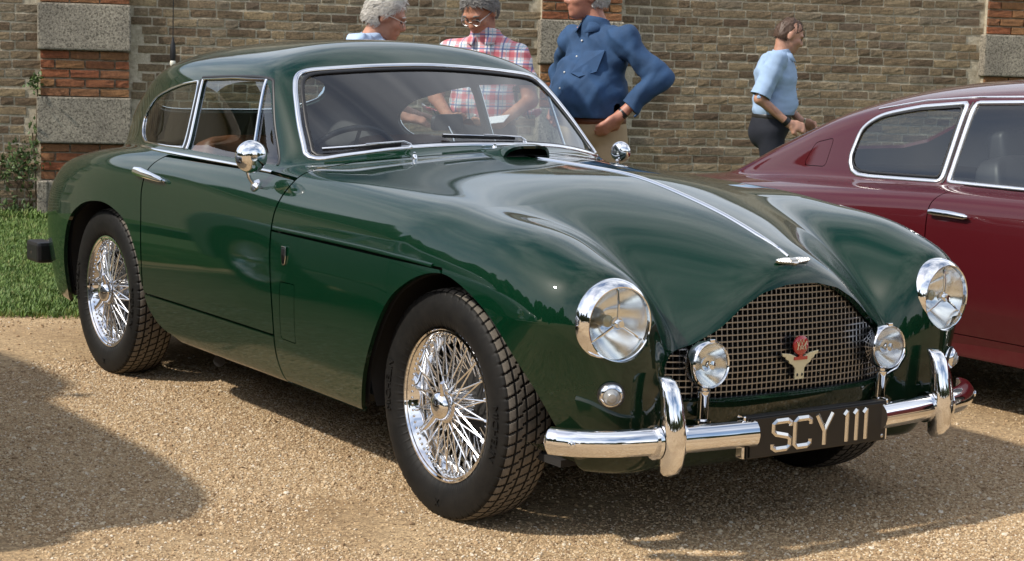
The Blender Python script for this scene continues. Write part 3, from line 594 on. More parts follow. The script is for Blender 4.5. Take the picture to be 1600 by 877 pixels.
# headlamps
for s_ in (1, -1):
    c = HLP*[1, s_, 1]; R_ = TR(c, rot_to((1, s_*.06, .0)))
    prof = [(-.075, .108), (-.030, .1165), (-.012, .1165), (.004, .112), (.015, .1045), (.021, .0985), (.020, .0955), (.008, .0945)]
    h = MB().lathe(prof, 56, R_, cap=False).build('headlamp', M_CHROME, G); MB().lathe([(-.050, .1155), (-.042, .1195), (-.036, .1165)], 56, R_, cap=False).build('headlamp_seal', M_BLACK, h)
    MB().lathe([(.010, .096), (.020, .090), (.031, .065), (.037, .035), (.039, .0001)], 48, R_, cap=False).build('lens', M_LENS, h)
    MB().lathe([(-.072+.078*(q/.0965)**2, q) for q in np.linspace(.0965, .0001, 24)], 72, R_, cap=False).build('reflector', M_MIRROR, h)
    m = MB(); m.ball((0, 0, .006), (.017, .017, .018), R_); m.lathe([(.02, .009), (.027, .0085), (.0275, .0001)], 16, R_, cap=False)
    for k in range(3): a = math.pi/2+k*2*math.pi/3; m.tube([(0, 0, .008), (.045*math.sin(a)*0+.05*math.cos(a), .05*math.sin(a), .010), (.093*math.cos(a), .093*math.sin(a), .002)], .0035, 6, M=R_@RZ(0 if 1 else 0))
    m.build('tripod_bar', M_CHROME, h); MB().lathe([(-.072, .018), (-.035, .016), (-.03, .0001)], 16, R_, cap=False).build('bulb', M_CREAM, h)
    MB().box((c[0]+.014, c[1]+s_*.008, c[2]-.123), (.016, .026, .016)).build('rim_clip', M_BLACK, h, False, .003)
    # side lamp
    q, n = on_front([(s_*.645, .462)], 1.0, .3); R_ = TR(q[0], rot_to(n[0])); h = MB().lathe([(-.02, .034), (.008, .033), (.016, .029), (.019, .024), (.016, .022)], 32, R_, cap=False).build('side_lamp', M_CHROME, G)
    MB().lathe([(.0, .036), (.006, .0365), (.008, .033)], 32, R_, cap=False).build('lamp_gasket', M_BLACK, h)
    MB().lathe([(.014, .0235), (.022, .021), (.026, .013), (.029, .0115), (.031, .0001)], 32, R_, cap=False).build('lens', mat('sidelamp_lens', (.33, .34, .34), .2, .3, 1), h)
    # fog or driving lamp on its post
    c = np.array([.655, s_*.34, .523]); R_ = TR(c, rot_to((1, -s_*.02, .03)))
    h = MB().lathe([(-.075, .008), (-.068, .028), (-.045, .050), (-.018, .063), (.0, .0655), (.012, .065), (.017, .0615), (.013, .058)], 48, R_, cap=False).build('spot_lamp', M_CHROME, G)
    MB().lathe([(.012, .059), (.022, .05), (.027, .03), (.029, .0001)], 40, R_, cap=False).build('lens', M_LENS if s_ < 0 else M_LENSR, h)
    MB().lathe([(-.046+.056*(q/.0585)**2, q) for q in np.linspace(.0585, .0001, 20)], 64, R_, cap=False).build('reflector', M_MIRROR, h)
    m = MB(); m.lathe([(-.046, .016), (-.01, .020), (.004, .019), (.010, .013), (.017, .0115), (.020, .0001)], 24, R_, cap=False); m.build('bulb_cap', M_CHROME, h)
    m = MB(); m.box((c[0]+.008, c[1], c[2]+.066), (.014, .018, .010)); m.build('top_clip', M_CHROME, h, False, .002)
    m = MB(); m.tube([c+[-.012, 0, -.060], c+[-.014, 0, -.085]], .012, 16); m.lathe([(-.160, .024), (-.154, .024), (-.150, .0155), (-.088, .0155), (-.084, .018), (-.074, .018), (-.07, .010)], 24, TR(c+[-.014, 0, 0])); m.build('lamp_post', M_CHROME, h)
# grille: egg-crate of bars set back in the mouth
def grille():
    gx = lambda y, z: .634-.10*y*y-1.75*y**4-.08*np.maximum(z-.5, 0)
    pol = GRILLE; m = MB(); n = MB(); pit = .0172
    def runs(ps, horizontal):
        out = []
        for c in ps:
            t = np.arange(-.49, .491, .004) if horizontal else np.arange(.39, .75, .004)
            ins = (sd_poly(t, np.full_like(t, c), pol) if horizontal else sd_poly(np.full_like(t, c), t, pol)) > -.008
            if ins.sum() < 4: continue
            q = t[ins]; out.append((c, q[0], q[-1]))
        return out
    for c, a, b in runs(np.arange(.40, .74, pit), True):
        ys = np.linspace(a, b, 26); V = []
        for y in ys: x = float(gx(y, c)); V += [(x-.012, y, c-.0018), (x+.0015, y, c-.0018), (x+.0015, y, c+.0018), (x-.012, y, c+.0018)]
        m.add(V, [(4*i+j, 4*i+(j+1) % 4, 4*i+4+(j+1) % 4, 4*i+4+j) for i in range(25) for j in range(4)])
    for c, a, b in runs(np.arange(-.4644, .47, pit), False):
        V = []; zs = np.linspace(a, b, 10)
        for z in zs: x = float(gx(c, z)); V += [(x-.012, c-.0018, z), (x, c-.0018, z), (x, c+.0018, z), (x-.012, c+.0018, z)]
        n.add(V, [(4*i+j, 4*i+(j+1) % 4, 4*i+4+(j+1) % 4, 4*i+4+j) for i in range(9) for j in range(4)])
    Q, nn = on_front(dense(GRILLE, .012), 1.0, .2); c_ = np.array([0, 0, .55]); g = MB().strip(Q-[.012, 0, 0], np.tile([1., 0, 0], (len(Q), 1)), .007, .006, True).build('grille', M_CHROME, G)
    tag(m.build('cross_bars', M_GRILLE, g, False), kind='stuff'); tag(n.build('upright_bars', M_GRILLE, g, False), kind='stuff')
    MB().box((.50, 0, .545), (.02, .66, .27)).build('radiator', M_DARK, g, False)
    V = np.concatenate([Q+nn*.001, Q-[.07, 0, 0]]); k = len(Q); MB().add(V, [(i, (i+1) % k, k+(i+1) % k, k+i) for i in range(k)]).build('grille_mouth', M_GREEN, g)
    # club badge: red disc with a monogram over cream wings
    B = TR((.650, 0, .505), RZ(math.pi/2)@RX(math.pi/2))   # local x -> car +y, local y -> up
    wg_ = [(0, .012), (.014, .014), (.038, .024), (.070, .028), (.066, .018), (.056, .016), (.052, .008), (.044, .006), (.038, -.004), (.028, -.008), (.020, -.016), (.017, -.020), (.017, -.050), (0, -.050)]; wg_ = wg_+[(-a, b) for a, b in wg_[1:-1][::-1]]
    w_ = MB().prism(wg_, 0, .005, B).build('club_badge', M_CREAM, G, False, .001)
    d = MB(); d.lathe([(0, .001), (0, .0275), (.005, .0275), (.007, .025), (.007, .0001)], 40, B@TR((0, .046, .001)), cap=False); d.box((0, .016, .004), (.012, .016, .006), B); d.box((0, .010, .006), (.050, .009, .003), B); d.build('red_disc', M_REDENAMEL, w_)
    mm = MB(); zz = .0088
    for seg in ([(-.017, .034), (-.006, .064), (.006, .034)], [(-.006, .034), (.006, .064), (.017, .034)], [(-.017, .058), (-.012, .034)], [(.017, .058), (.012, .034)], [(-.019, .056), (0, .036), (.019, .056)]):
        mm.tube([(a, b, zz) for a, b in seg], .0011, 5, M=B)
    mm.build('monogram', M_CREAM, w_)
    for s_ in (-1, 1): MB().ball((s_*.009, -.037, .005), (.0035, .005, .002), B, 8, 6).build('badge_mark', M_BLACK, w_)
grille()
# front bumper, overriders, number plate
def bumper_path(n=40):
    pts = smooth_poly([(.742, -.24), (.735, -.30), (.722, -.42), (.703, -.54), (.672, -.65), (.625, -.735), (.585, -.774), (.566, -.786), (.550, -.795)], 6, False); return pts
bp = bumper_path(); prof = [(-.035, -.018), (-.0375, -.006), (-.033, .010), (-.020, .021), (0, .026), (.020, .021), (.033, .010), (.0375, -.006), (.035, -.018)]
for s_ in (1, -1):
    path = np.array([(x, -y*s_, .341) for x, y in bp]); T_ = np.gradient(path, axis=0); T_ /= np.linalg.norm(T_, axis=1)[:, None]; nn = np.cross(T_, [0, 0, 1.]); nn *= np.sign((nn[:, 0:1]+.3*np.sign(path[:, 1:2])*nn[:, 1:2]))
    sc_ = np.interp(np.arange(len(path)), [0, len(path)-5, len(path)-1], [1, 1, .55]); V = []; k = len(prof)
    for i in range(len(path)): V += [path[i]+np.array([0, 0, a*sc_[i]])+nn[i]*b*sc_[i] for a, b in prof]
    m = MB(); m.add(V, [(i*k+j, i*k+(j+1) % k, (i+1)*k+(j+1) % k, (i+1)*k+j) for i in range(len(path)-1) for j in range(k)]+[tuple(range(k)), tuple((len(path)-1)*k+j for j in range(k))])
    b = m.build('front_bumper', M_CHROME, G); i = 32; MB().lathe([(0, .0105), (.004, .009), (.006, .0001)], 20, TR(path[i]+nn[i]*.0255, rot_to(nn[i]))).build('bumper_bolt', M_CHROME, b)
    m = MB(); m.tube([(.70, s_*.45, .335), (.52, s_*.42, .27), (.40, s_*.42, .26)], .014, 8, sy=1.6); m.build('bumper_iron', M_UNDER, b)
    # overrider: a curved blade hooked in at the top
    y0 = s_*.512; zz = np.array([.252, .262, .285, .32, .36, .40, .44, .475, .497, .507]); xf = np.array([.728, .742, .752, .757, .757, .752, .742, .728, .712, .690]); hw = np.array([.018, .027, .031, .034, .035, .033, .029, .026, .024, .019]); xb = np.array([.700, .690, .690, .690, .690, .690, .688, .680, .672, .668]); V = []
    n_ = 18
    for z, x1, x0, h in zip(zz, xf, xb, hw):
        for q in range(n_):
            a = 2*math.pi*q/n_; cx, cy = math.cos(a), math.sin(a); V.append(((x0+x1)/2+(x1-x0)/2*math.copysign(abs(cx)**.8, cx), y0+h*math.copysign(abs(cy)**.8, cy), z))
    r = len(zz); m = MB().add(V, [(i*n_+q, i*n_+(q+1) % n_, (i+1)*n_+(q+1) % n_, (i+1)*n_+q) for i in range(r-1) for q in range(n_)]+[tuple(range(n_))[::-1], tuple((r-1)*n_+q for q in range(n_))])
    ov = m.build('overrider', M_CHROME, G)
    for dy in (s_*.042, -s_*.042):
        m = MB(); m.add([((.702+.002*dy)+.036*math.cos(t), y0+dy+q*.006, .341+.046*math.sin(t)) for q in (-1, 1) for t in np.linspace(0, 2*math.pi, 21)[:-1]], [(i, (i+1) % 20, 20+(i+1) % 20, 20+i) for i in range(20)]+[tuple(range(20)), tuple(range(20, 40))])
        m.build('overrider_collar', M_CHROME, ov)
m = MB().box((.726, 0, .329), (.030, .530, .116)); pl = m.build('number_plate_box', M_PLATE, G, False, .003); MB().box((.744, 0, .329), (.006, .518, .106)).build('number_plate', M_PLATE, pl, False, .001)
for s_ in (1, -1): MB().box((.722, s_*.2715, .331), (.030, .010, .118)).build('plate_bracket', M_CHROME, pl, False, .004)
for y, z in ((-.247, .372), (.247, .372), (.245, .287)): MB().ball((.747, y, z), (.003, .006, .006), None, 10, 6).build('plate_screw', M_STEEL, pl)
def plate_char(seg, y0, w_, sp):
    """raised silver character with a ridged face, strokes in a unit box"""
    m = MB(); H = .087; zb = .329-H/2; pr = [(-.5, 0), (0, 1), (.5, 0)]
    for s in seg:
        pts = [(.7471, y0+a*w_, zb+b*H) for a, b in s]; m.strip(pts, np.tile([1., 0, 0], (len(pts), 1)), sp, .0045, prof=[(-.5, 0), (-.5, .25), (0, 1), (.5, .25), (.5, 0)])
    o = m.build('plate_character', M_PLATEL, pl, False); return o
S_ = [[(.97, .76), (.97, .86), (.80, .945), (.22, .945), (.06, .86), (.06, .64), (.20, .555), (.80, .445), (.94, .36), (.94, .14), (.78, .055), (.20, .055), (.03, .14), (.03, .24)]]
C_ = [[(.97, .74), (.97, .86), (.80, .945), (.22, .945), (.06, .86), (.06, .14), (.22, .055), (.80, .055), (.97, .14), (.97, .26)]]
Y_ = [[(.04, 1), (.5, .46)], [(.96, 1), (.5, .46)], [(.5, .50), (.5, 0)]]; I_ = [[(.5, 0), (.5, 1)], [(.5, .99), (.06, .86)]]
for seg, a, b in ((S_, .150, .285), (C_, .305, .430), (Y_, .468, .592), (I_, .672, .722), (I_, .745, .795), (I_, .817, .867)): plate_char(seg, -.259+a*.518, (b-a)*.518, .0152)
# apron under the bumper, exhaust bracket
ya = np.linspace(-.755, .755, 41); Q = []
for k, t in enumerate(np.linspace(0, 1, 7)):
    for y in ya: q = abs(y)/.755; zt = .335; zb_ = .205+.10*q**5; Q.append((.628-.11*q**3.5-.10*t**2-.02*t, y, zt+(zb_-zt)*math.sin(t*math.pi/2)))
MB().add(Q, [(i*41+j, i*41+j+1, (i+1)*41+j+1, (i+1)*41+j) for i in range(6) for j in range(40)]).build('front_apron', M_GREEN, G)
m = MB(); m.tube([(-1.66, -.66, .195), (-1.60, -.70, .190)], .022, 14); m.tube([(-1.62, -.68, .21), (-1.64, -.69, .245)], .006, 6); m.tube([(-3.45, -.5, .22), (-2.9, -.5, .2), (-1.66, -.62, .195), (-1.0, -.5, .2)], .02, 10); m.build('exhaust_pipe', M_UNDER, G)
# rear bumper and lamps
rp = smooth_poly([(-3.50, 0), (-3.49, .3), (-3.44, .55), (-3.37, .70), (-3.26, .79), (-3.12, .815)], 6, False)
path = np.concatenate([[(x, -y, .40) for x, y in rp[::-1]], [(x, y, .40) for x, y in rp[1:]]]); m = MB(); m.tube(path[9:-9], .036, 12, up=(0, 0, 1), sy=1.25); rb = m.build('rear_bumper', M_CHROME, G)
for s_ in (1, -1): MB().box((-3.335, s_*.735, .400), (.15, .085, .092)).build('bumper_end', M_BLACK, rb, False, .016)  # black colour stands in for the chrome end's dark reflection
for s_ in (1, -1): MB().tube([(-3.46, s_*.55, .30), (-3.505, s_*.55, .36), (-3.505, s_*.55, .44), (-3.47, s_*.55, .50)], [.018, .03, .03, .018], 12).build('rear_overrider', M_CHROME, rb)
for s_ in (1, -1):
    q = lift_x(F, [s_*.60], [.60], -3.8, -2.8)[0]; n = nrm(F, [q])[0]; MB().lathe([(-.01, .045), (.012, .043), (.022, .03), (.027, .0001)], 24, TR(q, rot_to(n))).build('tail_lamp', M_AMBER, G)
for x in (0, -2.515):
    wheel(G, x, -.686, True); wheel(G, x, .686, False)
for x in (0, -2.515): MB().tube([(x, -.62, WZ), (x, .62, WZ)], .035, 10).build('axle', M_UNDER, G)
# cabin
def cushion(name, c, d, m_, parent, tilt=0, r=.05, flutes=0):
    """upholstered block, rounded, optionally fluted"""
    nu, nv = 30, 16; V = []; d = np.array(d)/2
    for j in range(nv+1):
        v = -math.pi/2+math.pi*j/nv
        for i in range(nu):
            u = 2*math.pi*i/nu; e = .32; f = lambda t, p_: math.copysign(abs(t)**p_, t)
            V.append((d[0]*f(math.cos(v), e)*f(math.cos(u), e), d[1]*f(math.cos(v), e)*f(math.sin(u), e), d[2]*f(math.sin(v), e)))
    V = np.array(V)
    if flutes: V[:, 0] += np.where(V[:, 0] > 0, .010*np.cos(V[:, 1]/d[1]*math.pi*flutes), 0)
    M_ = TR(c, RY(tilt)); return MB().add(V, [(j*nu+i, j*nu+(i+1) % nu, (j+1)*nu+(i+1) % nu, (j+1)*nu+i) for j in range(nv) for i in range(nu)], M_).build(name, m_, parent)
for s_ in (1, -1):
    cushion('seat_cushion', (-1.72, s_*.34, .46), (.52, .50, .18), M_LEATHER, G, -.08); cushion('seat_back', (-2.04, s_*.34, .70), (.16, .49, .56), M_LEATHER, G, -.22, flutes=5)
cushion('rear_seat', (-2.52, 0, .66), (.16, 1.05, .36), M_LEATHER, G, -.3, flutes=8); cushion('rear_seat_cushion', (-2.36, 0, .50), (.40, 1.05, .14), M_LEATHER, G, 0)
MB().box((-2.86, 0, .80), (.55, 1.1, .02)).build('luggage_shelf', M_CARPET, G, False)
m = MB(); V = []
for y in np.linspace(-.66, .66, 23):
    x = -.96-.42*y*y; V += [(x, y, .965-.03*abs(y)), (x-.12, y, .955-.03*abs(y)), (x-.19, y, .925-.03*abs(y)), (x-.20, y, .75), (x-.12, y, .66), (x, y, .66)]
m.add(V, [(6*i+j, 6*i+j+1, 6*i+7+j, 6*i+6+j) for i in range(22) for j in range(5)]); m.build('dashboard', M_LEATHERK, G)
sw = TR((-1.345, -.34, .885), RY(-.98)); t = np.linspace(0, 2*math.pi, 49)[:-1]; m = MB(); m.tube(np.stack([.205*np.cos(t), .205*np.sin(t), 0*t], 1), .0105, 10, True, sw)
m.ball((0, 0, -.015), (.045, .045, .02), sw); [m.tube([(0, 0, -.015), (.2*math.cos(a), .2*math.sin(a), 0)], .008, 6, M=sw, sy=.4) for a in (0, 2.2, -2.2)]; m.tube([(0, 0, -.02), (0, 0, -.35)], .018, 8, M=sw); m.build('steering_wheel', M_BLACK, G)
m = MB(); m.tube([(-1.145, .0, .99), (-1.165, .0, 1.035), (-1.19, 0, 1.06)], .004, 8); o = m.build('mirror_stalk', M_CHROME, G)
pm = round_poly([(-.09, -.028), (.09, -.028), (.085, .03), (-.085, .03)], .022); MB().prism(pm, -.008, .008, TR((-1.20, 0, 1.075), RZ(.35)@RY(math.pi/2)@RZ(math.pi/2))).build('interior_mirror', M_BLACK, o, False, .003)
# ------------------------------------------------------------------ maroon coupe parked alongside
RC = empty('maroon_coupe', (0, 2.59, 0)); tag(RC, 'maroon fastback coupe with white framed side windows beyond the green car', 'car')
zr2 = spl([-2.6, -2.35, -2.14, -1.91, -1.685, -1.46, -1.32, -1.11, -.92, -.73, -.55, -.2, .1, .4, .8], [.66, .765, .815, .893, .996, 1.09, 1.146, 1.207, 1.247, 1.273, 1.289, 1.305, 1.30, 1.275, 1.19])
wg2 = spl([-2.6, -2.2, -1.8, -1.4, -1.05, -.5, 0, .9], [.44, .52, .585, .635, .665, .685, .685, .66])
zf2 = spl([-2.6, -2.3, -1.82, -1.34, -.95, -.475, -.13, .5, 1.0, 1.5, 1.9, 2.2], [.70, .755, .80, .838, .858, .876, .882, .885, .875, .845, .78, .69])
wd2 = spl([-2.6, -2.3, -1.9, -1.35, -.5, .5, 1.1, 1.6, 2.1], [.66, .745, .80, .845, .835, .835, .845, .80, .68])
def F2(x, y, z):
    a = np.sqrt(y*y+1e-6); Y = wd2(x)-.30*(z-.62)**2-.12*np.maximum(.42-z, 0)
    T = zf2(x)-.55*np.maximum(a-.5, 0)**2+.05*np.maximum(.5-a, 0)*np.clip((x-.6)/.6, 0, 1)
    B = lmin(.028, T-z+.014, Y-a+.012, x+2.48-.22*a*a-.35*(z-.6)**2, 2.08-.30*a*a-.4*(z-.5)**2-x)
    R = zr2(x)-.14*a*a-.35*a**4; Yg = wg2(x)-.30*(z-.87); Xs = .98-1.65*(z-.88)-.45*a*a
    Gh = lmin(.022, R-z+.004, (Yg-a)*.95+.004, (Xs-x)/1.9, z-.75, x+2.5)
    return lmin(.012, lmax(.012, B, Gh), z-.215)
V2, Q2 = surface_nets(F2, (-2.6, -.03, .18), (2.2, .92, 1.36), .014); V2 = project(F2, V2); N2 = normals(F2, V2)
H2 = clip((V2, N2, np.concatenate([Q2[:, [0, 1, 2]], Q2[:, [0, 2, 3]]])), V2[:, 1])
arch2 = lambda x, y, z: np.where(y > .4, np.maximum(.385-np.hypot(x+1.35, (z-.33)*.97), .385-np.hypot(x-1.14, (z-.33)*.97)), -1)
QW2 = smooth_poly([(-1.085, .985), (-1.065, 1.055), (-1.0, 1.105), (-.92, 1.132), (-.765, 1.163)], 4, False); QW2 = np.concatenate([QW2, [(-.545, 1.186), (-.532, 1.175), (-.556, .890), (-.568, .878), (-.75, .873), (-.95, .868), (-1.02, .870), (-1.06, .884), (-1.085, .915), (-1.092, .95)]])
DW2 = round_poly([(-.492, 1.190), (-.2, 1.205), (.25, 1.19), (.42, 1.13), (.80, .885), (.2, .883), (-.520, .880)], [.015, .05, .1, .06, .02, .05, .015])
WS2 = [(0, .925), (.35, .91), (.56, .885), (.615, .90), (.60, .99), (.555, 1.13), (.50, 1.195), (.42, 1.22), (0, 1.245)]; WS2 = np.concatenate([WS2, np.array(WS2)[1:-1][::-1]*[-1, 1]])
RW2 = [(0, .93), (.38, .94), (.44, .975), (.42, 1.06), (.36, 1.12), (.28, 1.135), (0, 1.145)]; RW2 = np.concatenate([RW2, np.array(RW2)[1:-1][::-1]*[-1, 1]])
iq = lambda x, y, z: np.where((y > .4) & (z > .83), sd_poly(x, z, QW2), -1); idw = lambda x, y, z: np.where((y > .4) & (z > .83), sd_poly(x, z, DW2), -1)
iw = lambda x, y, z: np.where((x > .2) & (z > .85), sd_poly(y, z, WS2), -1); ir = lambda x, y, z: np.where(x < -1.1, sd_poly(y, z, RW2), -1)
XD2 = spl([.2, .32, .45, .6, .77, .82, .87], [-.44, -.455, -.47, -.478, -.482, -.472, -.425])
sd2 = lambda x, y, z: np.minimum.reduce([x-XD2(z), .78-x, z-.312, .874-z, y-.5])
o2 = cut(H2, lambda x, y, z: -arch2(x, y, z)); o2 = cut(o2, lambda x, y, z: z-.220)
g2q = cut(o2, iq); g2d = cut(o2, idw); g2w = cut(o2, iw); g2r = cut(o2, ir)
dr2 = cut(o2, lambda x, y, z: sd2(x, y, z)-.0025); o2 = cut(o2, lambda x, y, z: -sd2(x, y, z)-.0025)
FL2 = round_poly([(-1.335, .985), (-1.225, 1.010), (-1.235, .888), (-1.380, .885)], .02); ifl = lambda x, y, z: np.where(y > .3, sd_poly(x, z, FL2), -1)
fl2 = cut(o2, lambda x, y, z: ifl(x, y, z)-.0015)
o2 = cut(o2, lambda x, y, z: -np.maximum.reduce([iq(x, y, z), idw(x, y, z), iw(x, y, z), ir(x, y, z)])); o2 = cut(o2, lambda x, y, z: -ifl(x, y, z)-.0015)
PR = [M_RED, M_LINER]; panel('body_shell', both(o2), PR, RC, .016)
sheet('windscreen', inset(both(g2w), .004), M_GLASSW, RC); sheet('rear_window', inset(both(g2r), .004), M_GLASS, RC)
c2 = both(cut(H2, lambda x, y, z: np.minimum(.86-z, -arch2(x, y, z)))); sheet('gap_blackout_liner', (c2[0]-c2[1]*.03, c2[1], c2[2]), M_DARK, RC)  # added black liner that keeps this car's gaps dark
M_FRAME = mat('bright_window_frame', (.88, .88, .88), .30, 1)
def on2(P_, s_, d=0):
    P_ = np.asarray(P_, float); Q = lift_y(F2, P_[:, 0], P_[:, 1]); n = nrm(F2, Q); return (Q+n*d)*[1, s_, 1], n*[1, s_, 1]
for s_ in (-1, 1):
    f_ = (lambda M: M) if s_ > 0 else mirror
    panel('door', f_(dr2), [M_RED, M_DARK], RC, .014); panel('fuel_flap', f_(fl2), [M_RED, M_DARK], RC, .01)
    sheet('quarter_window', inset(f_(g2q), .004), M_GLASS, RC); sheet('door_window', inset(f_(g2d), .004), M_GLASS, RC)
    Q, n = on2(dense(QW2, .014), s_); MB().strip(Q, n, .022, .007, True).build('quarter_window_frame', M_FRAME, RC)
    Q, n = on2(dense(DW2, .014), s_); MB().strip(Q, n, .020, .007, True).build('door_window_frame', M_FRAME, RC)
    c_ = QW2.mean(0); Q, n = on2(dense(c_+(QW2-c_)*[.955, .90], .014), s_); MB().strip(Q, n, .010, .004, True).build('window_rubber', M_BLACK, RC)
    Q, n = on2(dense([(-.511, 1.192), (-.541, .872)], .02, False), s_); MB().strip(Q, n, .010, .003).build('pillar_seal', M_BLACK, RC)
    Q, n = on2(dense([(-1.02, 1.142), (-.765, 1.188), (-.5, 1.212), (-.2, 1.225), (.25, 1.21), (.44, 1.145)], .02, False), s_); MB().strip(Q, n, .009, .005).build('gutter', M_FRAME, RC)
    Q, n = on2([(-.462, .769), (-.44, .770), (-.36, .769), (-.29, .766), (-.272, .766)], s_, .02); m = MB(); m.tube(Q, [.009, .013, .012, .010, .004], 10, up=n[2], sy=.6)
    for k in (1, 3): m.tube([Q[k]-n[k]*.025, Q[k]], .008, 8)
    m.build('door_handle', M_CHROME, RC)
    MB().box((.05, s_*.775, .262), (1.7, .03, .075)).build('sill', M_RED, RC, False, .01)
    for x in (-1.35, 1.14): wheel(RC, x, s_*.70, s_ < 0, False)
    for hx in (-1.35, 1.14):
        m = MB(); n_ = 20; V = []
        for i in range(n_+1): a = math.pi*i/n_; V += [(hx+.40*math.cos(a), s_*.42, .33+.39*math.sin(a)), (hx+.40*math.cos(a), s_*.80, .33+.39*math.sin(a))]
        m.add(V, [(2*i, 2*i+1, 2*i+3, 2*i+2) for i in range(n_)]+[tuple(2*i for i in range(n_+1))]).build('wheel_well', M_UNDER, RC)
    q = lift_x(F2, [s_*.62], [.64], 2.6, 1.2)[0]; n = nrm(F2, [q])[0]; h = MB().lathe([(-.03, .095), (.01, .094), (.02, .085), (.018, .08)], 32, TR(q, rot_to((1, 0, 0))), cap=False).build('headlamp', M_CHROME, RC); MB().lathe([(.012, .085), (.03, .05), (.035, .0001)], 32, TR(q, rot_to((1, 0, 0))), cap=False).build('lens', M_MIRROR, h)
    q = lift_x(F2, [s_*.60], [.62], -3, -1.8)[0]; n = nrm(F2, [q])[0]; MB().lathe([(-.01, .05), (.012, .046), (.03, .0001)], 24, TR(q, rot_to(n))).build('tail_lamp', M_AMBER, RC)
    cushion('seat_cushion', (-.05, s_*.36, .42), (.52, .50, .18), M_LEATHERK, RC, -.08); cushion('seat_back', (-.36, s_*.36, .68), (.15, .50, .62), M_LEATHERK, RC, -.22, flutes=4)
    cushion('headrest', (-.45, s_*.36, 1.0), (.10, .30, .17), M_LEATHERK, RC, -.2)
cushion('rear_seat', (-1.0, 0, .62), (.16, 1.1, .42), M_LEATHERK, RC, -.35, flutes=6); cushion('rear_seat_cushion', (-.8, 0, .45), (.4, 1.1, .15), M_LEATHERK, RC)
MB().box((-1.35, 0, .79), (.60, 1.05, .02)).build('parcel_shelf', M_LEATHERK, RC, False); MB().box((-.15, 0, .226), (3.6, 1.4, .012)).build('floor_pan', M_UNDER, RC, False); MB().box((.72, 0, .74), (.26, 1.2, .20)).build('dashboard', M_LEATHERK, RC, False, .03)
MB().tube([(-2.50, -.66, .46), (-2.55, -.3, .46), (-2.56, 0, .46), (-2.55, .3, .46), (-2.50, .66, .46)], .04, 12).build('rear_bumper', M_CHROME, RC); MB().tube([(2.02, -.66, .42), (2.12, -.3, .42), (2.14, 0, .42), (2.12, .3, .42), (2.02, .66, .42)], .04, 12).build('front_bumper', M_CHROME, RC)
# ------------------------------------------------------------------ grey neighbour to the left, just out of frame: it throws the shadow on the gravel and shows in the green door
NB = empty('grey_coupe', (-1.06, -2.77, 0)); tag(NB, 'grey vintage coupe whose shadow lies on the gravel at left', 'car')
def copy_part(ob, parent, swap):
    c = ob.copy(); COL.objects.link(c); c.parent = parent
    for s in c.material_slots:
        if s.material == M_GREEN: s.link = 'OBJECT'; s.material = swap
    for ch in ob.children: copy_part(ch, c, swap)
for ch in list(G.children):
    if ch.name.split('.')[0] in ('number_plate_box', 'spot_lamp', 'mirror_stalk', 'wiper', 'club_badge', 'winged_badge', 'wing_badge', 'bonnet_scoop'): continue
    copy_part(ch, NB, M_SILVER)
# ------------------------------------------------------------------ ground
WDIR = np.array([.3813, .9244]); WN = np.array([.9244, -.3813]); W0 = np.array([-8.595, .866])
def wall_pt(s, d=0.0, z=0.0): q = W0+WDIR*s+WN*d; return np.array([q[0], q[1], z])
def project_px(P_):
    q = (np.asarray(P_, float)-CAM)@np.array(AX).T; return 800+FPX*q[..., 0]/q[..., 2], 438.5-FPX*q[..., 1]/q[..., 2]
EDGE = 4.72    # metres from wall to the lawn's edge
M_SAND = mat('sandy_gravel', (.34, .235, .13), .95)
a_ = noise(M_SAND, 1.1, 5, .6); b_ = noise(M_SAND, 120, 6, .75); c_ = N(M_SAND, 'ShaderNodeTexVoronoi'); c_.inputs['Scale'].default_value = 95; t_ = N(M_SAND, 'ShaderNodeTexCoord'); L(M_SAND, t_.outputs['Object'], c_.inputs['Vector'])
r1 = ramp(M_SAND, a_.outputs[0], [(.3, (.29, .19, .095)), (.7, (.50, .375, .225))]); r2 = ramp(M_SAND, c_.outputs['Color'], [(.1, (.45, .40, .33)), (.55, (.95, .92, .88)), (.9, (1.3, 1.25, 1.15))])
x_ = N(M_SAND, 'ShaderNodeMix', data_type='RGBA', blend_type='MULTIPLY'); x_.inputs[0].default_value = .8; L(M_SAND, r1.outputs[0], x_.inputs[6]); L(M_SAND, r2.outputs[0], x_.inputs[7]); L(M_SAND, x_.outputs[2], P(M_SAND).inputs['Base Color'])
ad = N(M_SAND, 'ShaderNodeMath', operation='ADD'); L(M_SAND, b_.outputs[0], ad.inputs[0]); L(M_SAND, c_.outputs['Distance'], ad.inputs[1]); bump(M_SAND, ad.outputs[0], .6, .006)
tag(link('gravel_ground', mesh('gravel_ground', [(-300, -300, 0), (300, -300, 0), (300, 300, 0), (-300, 300, 0)], [(0, 1, 2, 3)], M_SAND)), kind='structure')
M_LAWN = mat('lawn_soil', (.035, .055, .014), .95); a_ = noise(M_LAWN, 9, 6, .7); r1 = ramp(M_LAWN, a_.outputs[0], [(.3, (.03, .055, .010)), (.7, (.08, .115, .03))]); L(M_LAWN, r1.outputs[0], P(M_LAWN).inputs['Base Color'])
ed = [wall_pt(s, EDGE+.05*math.sin(s*2.3)+.03*math.sin(s*7.1+1), .005) for s in np.linspace(-40, 60, 500)]; bk = [wall_pt(s, -.1, .005) for s in np.linspace(-40, 60, 500)]
tag(link('lawn', mesh('lawn', ed+bk, [(i, i+1, 501+i, 500+i) for i in range(499)], M_LAWN)), kind='structure')
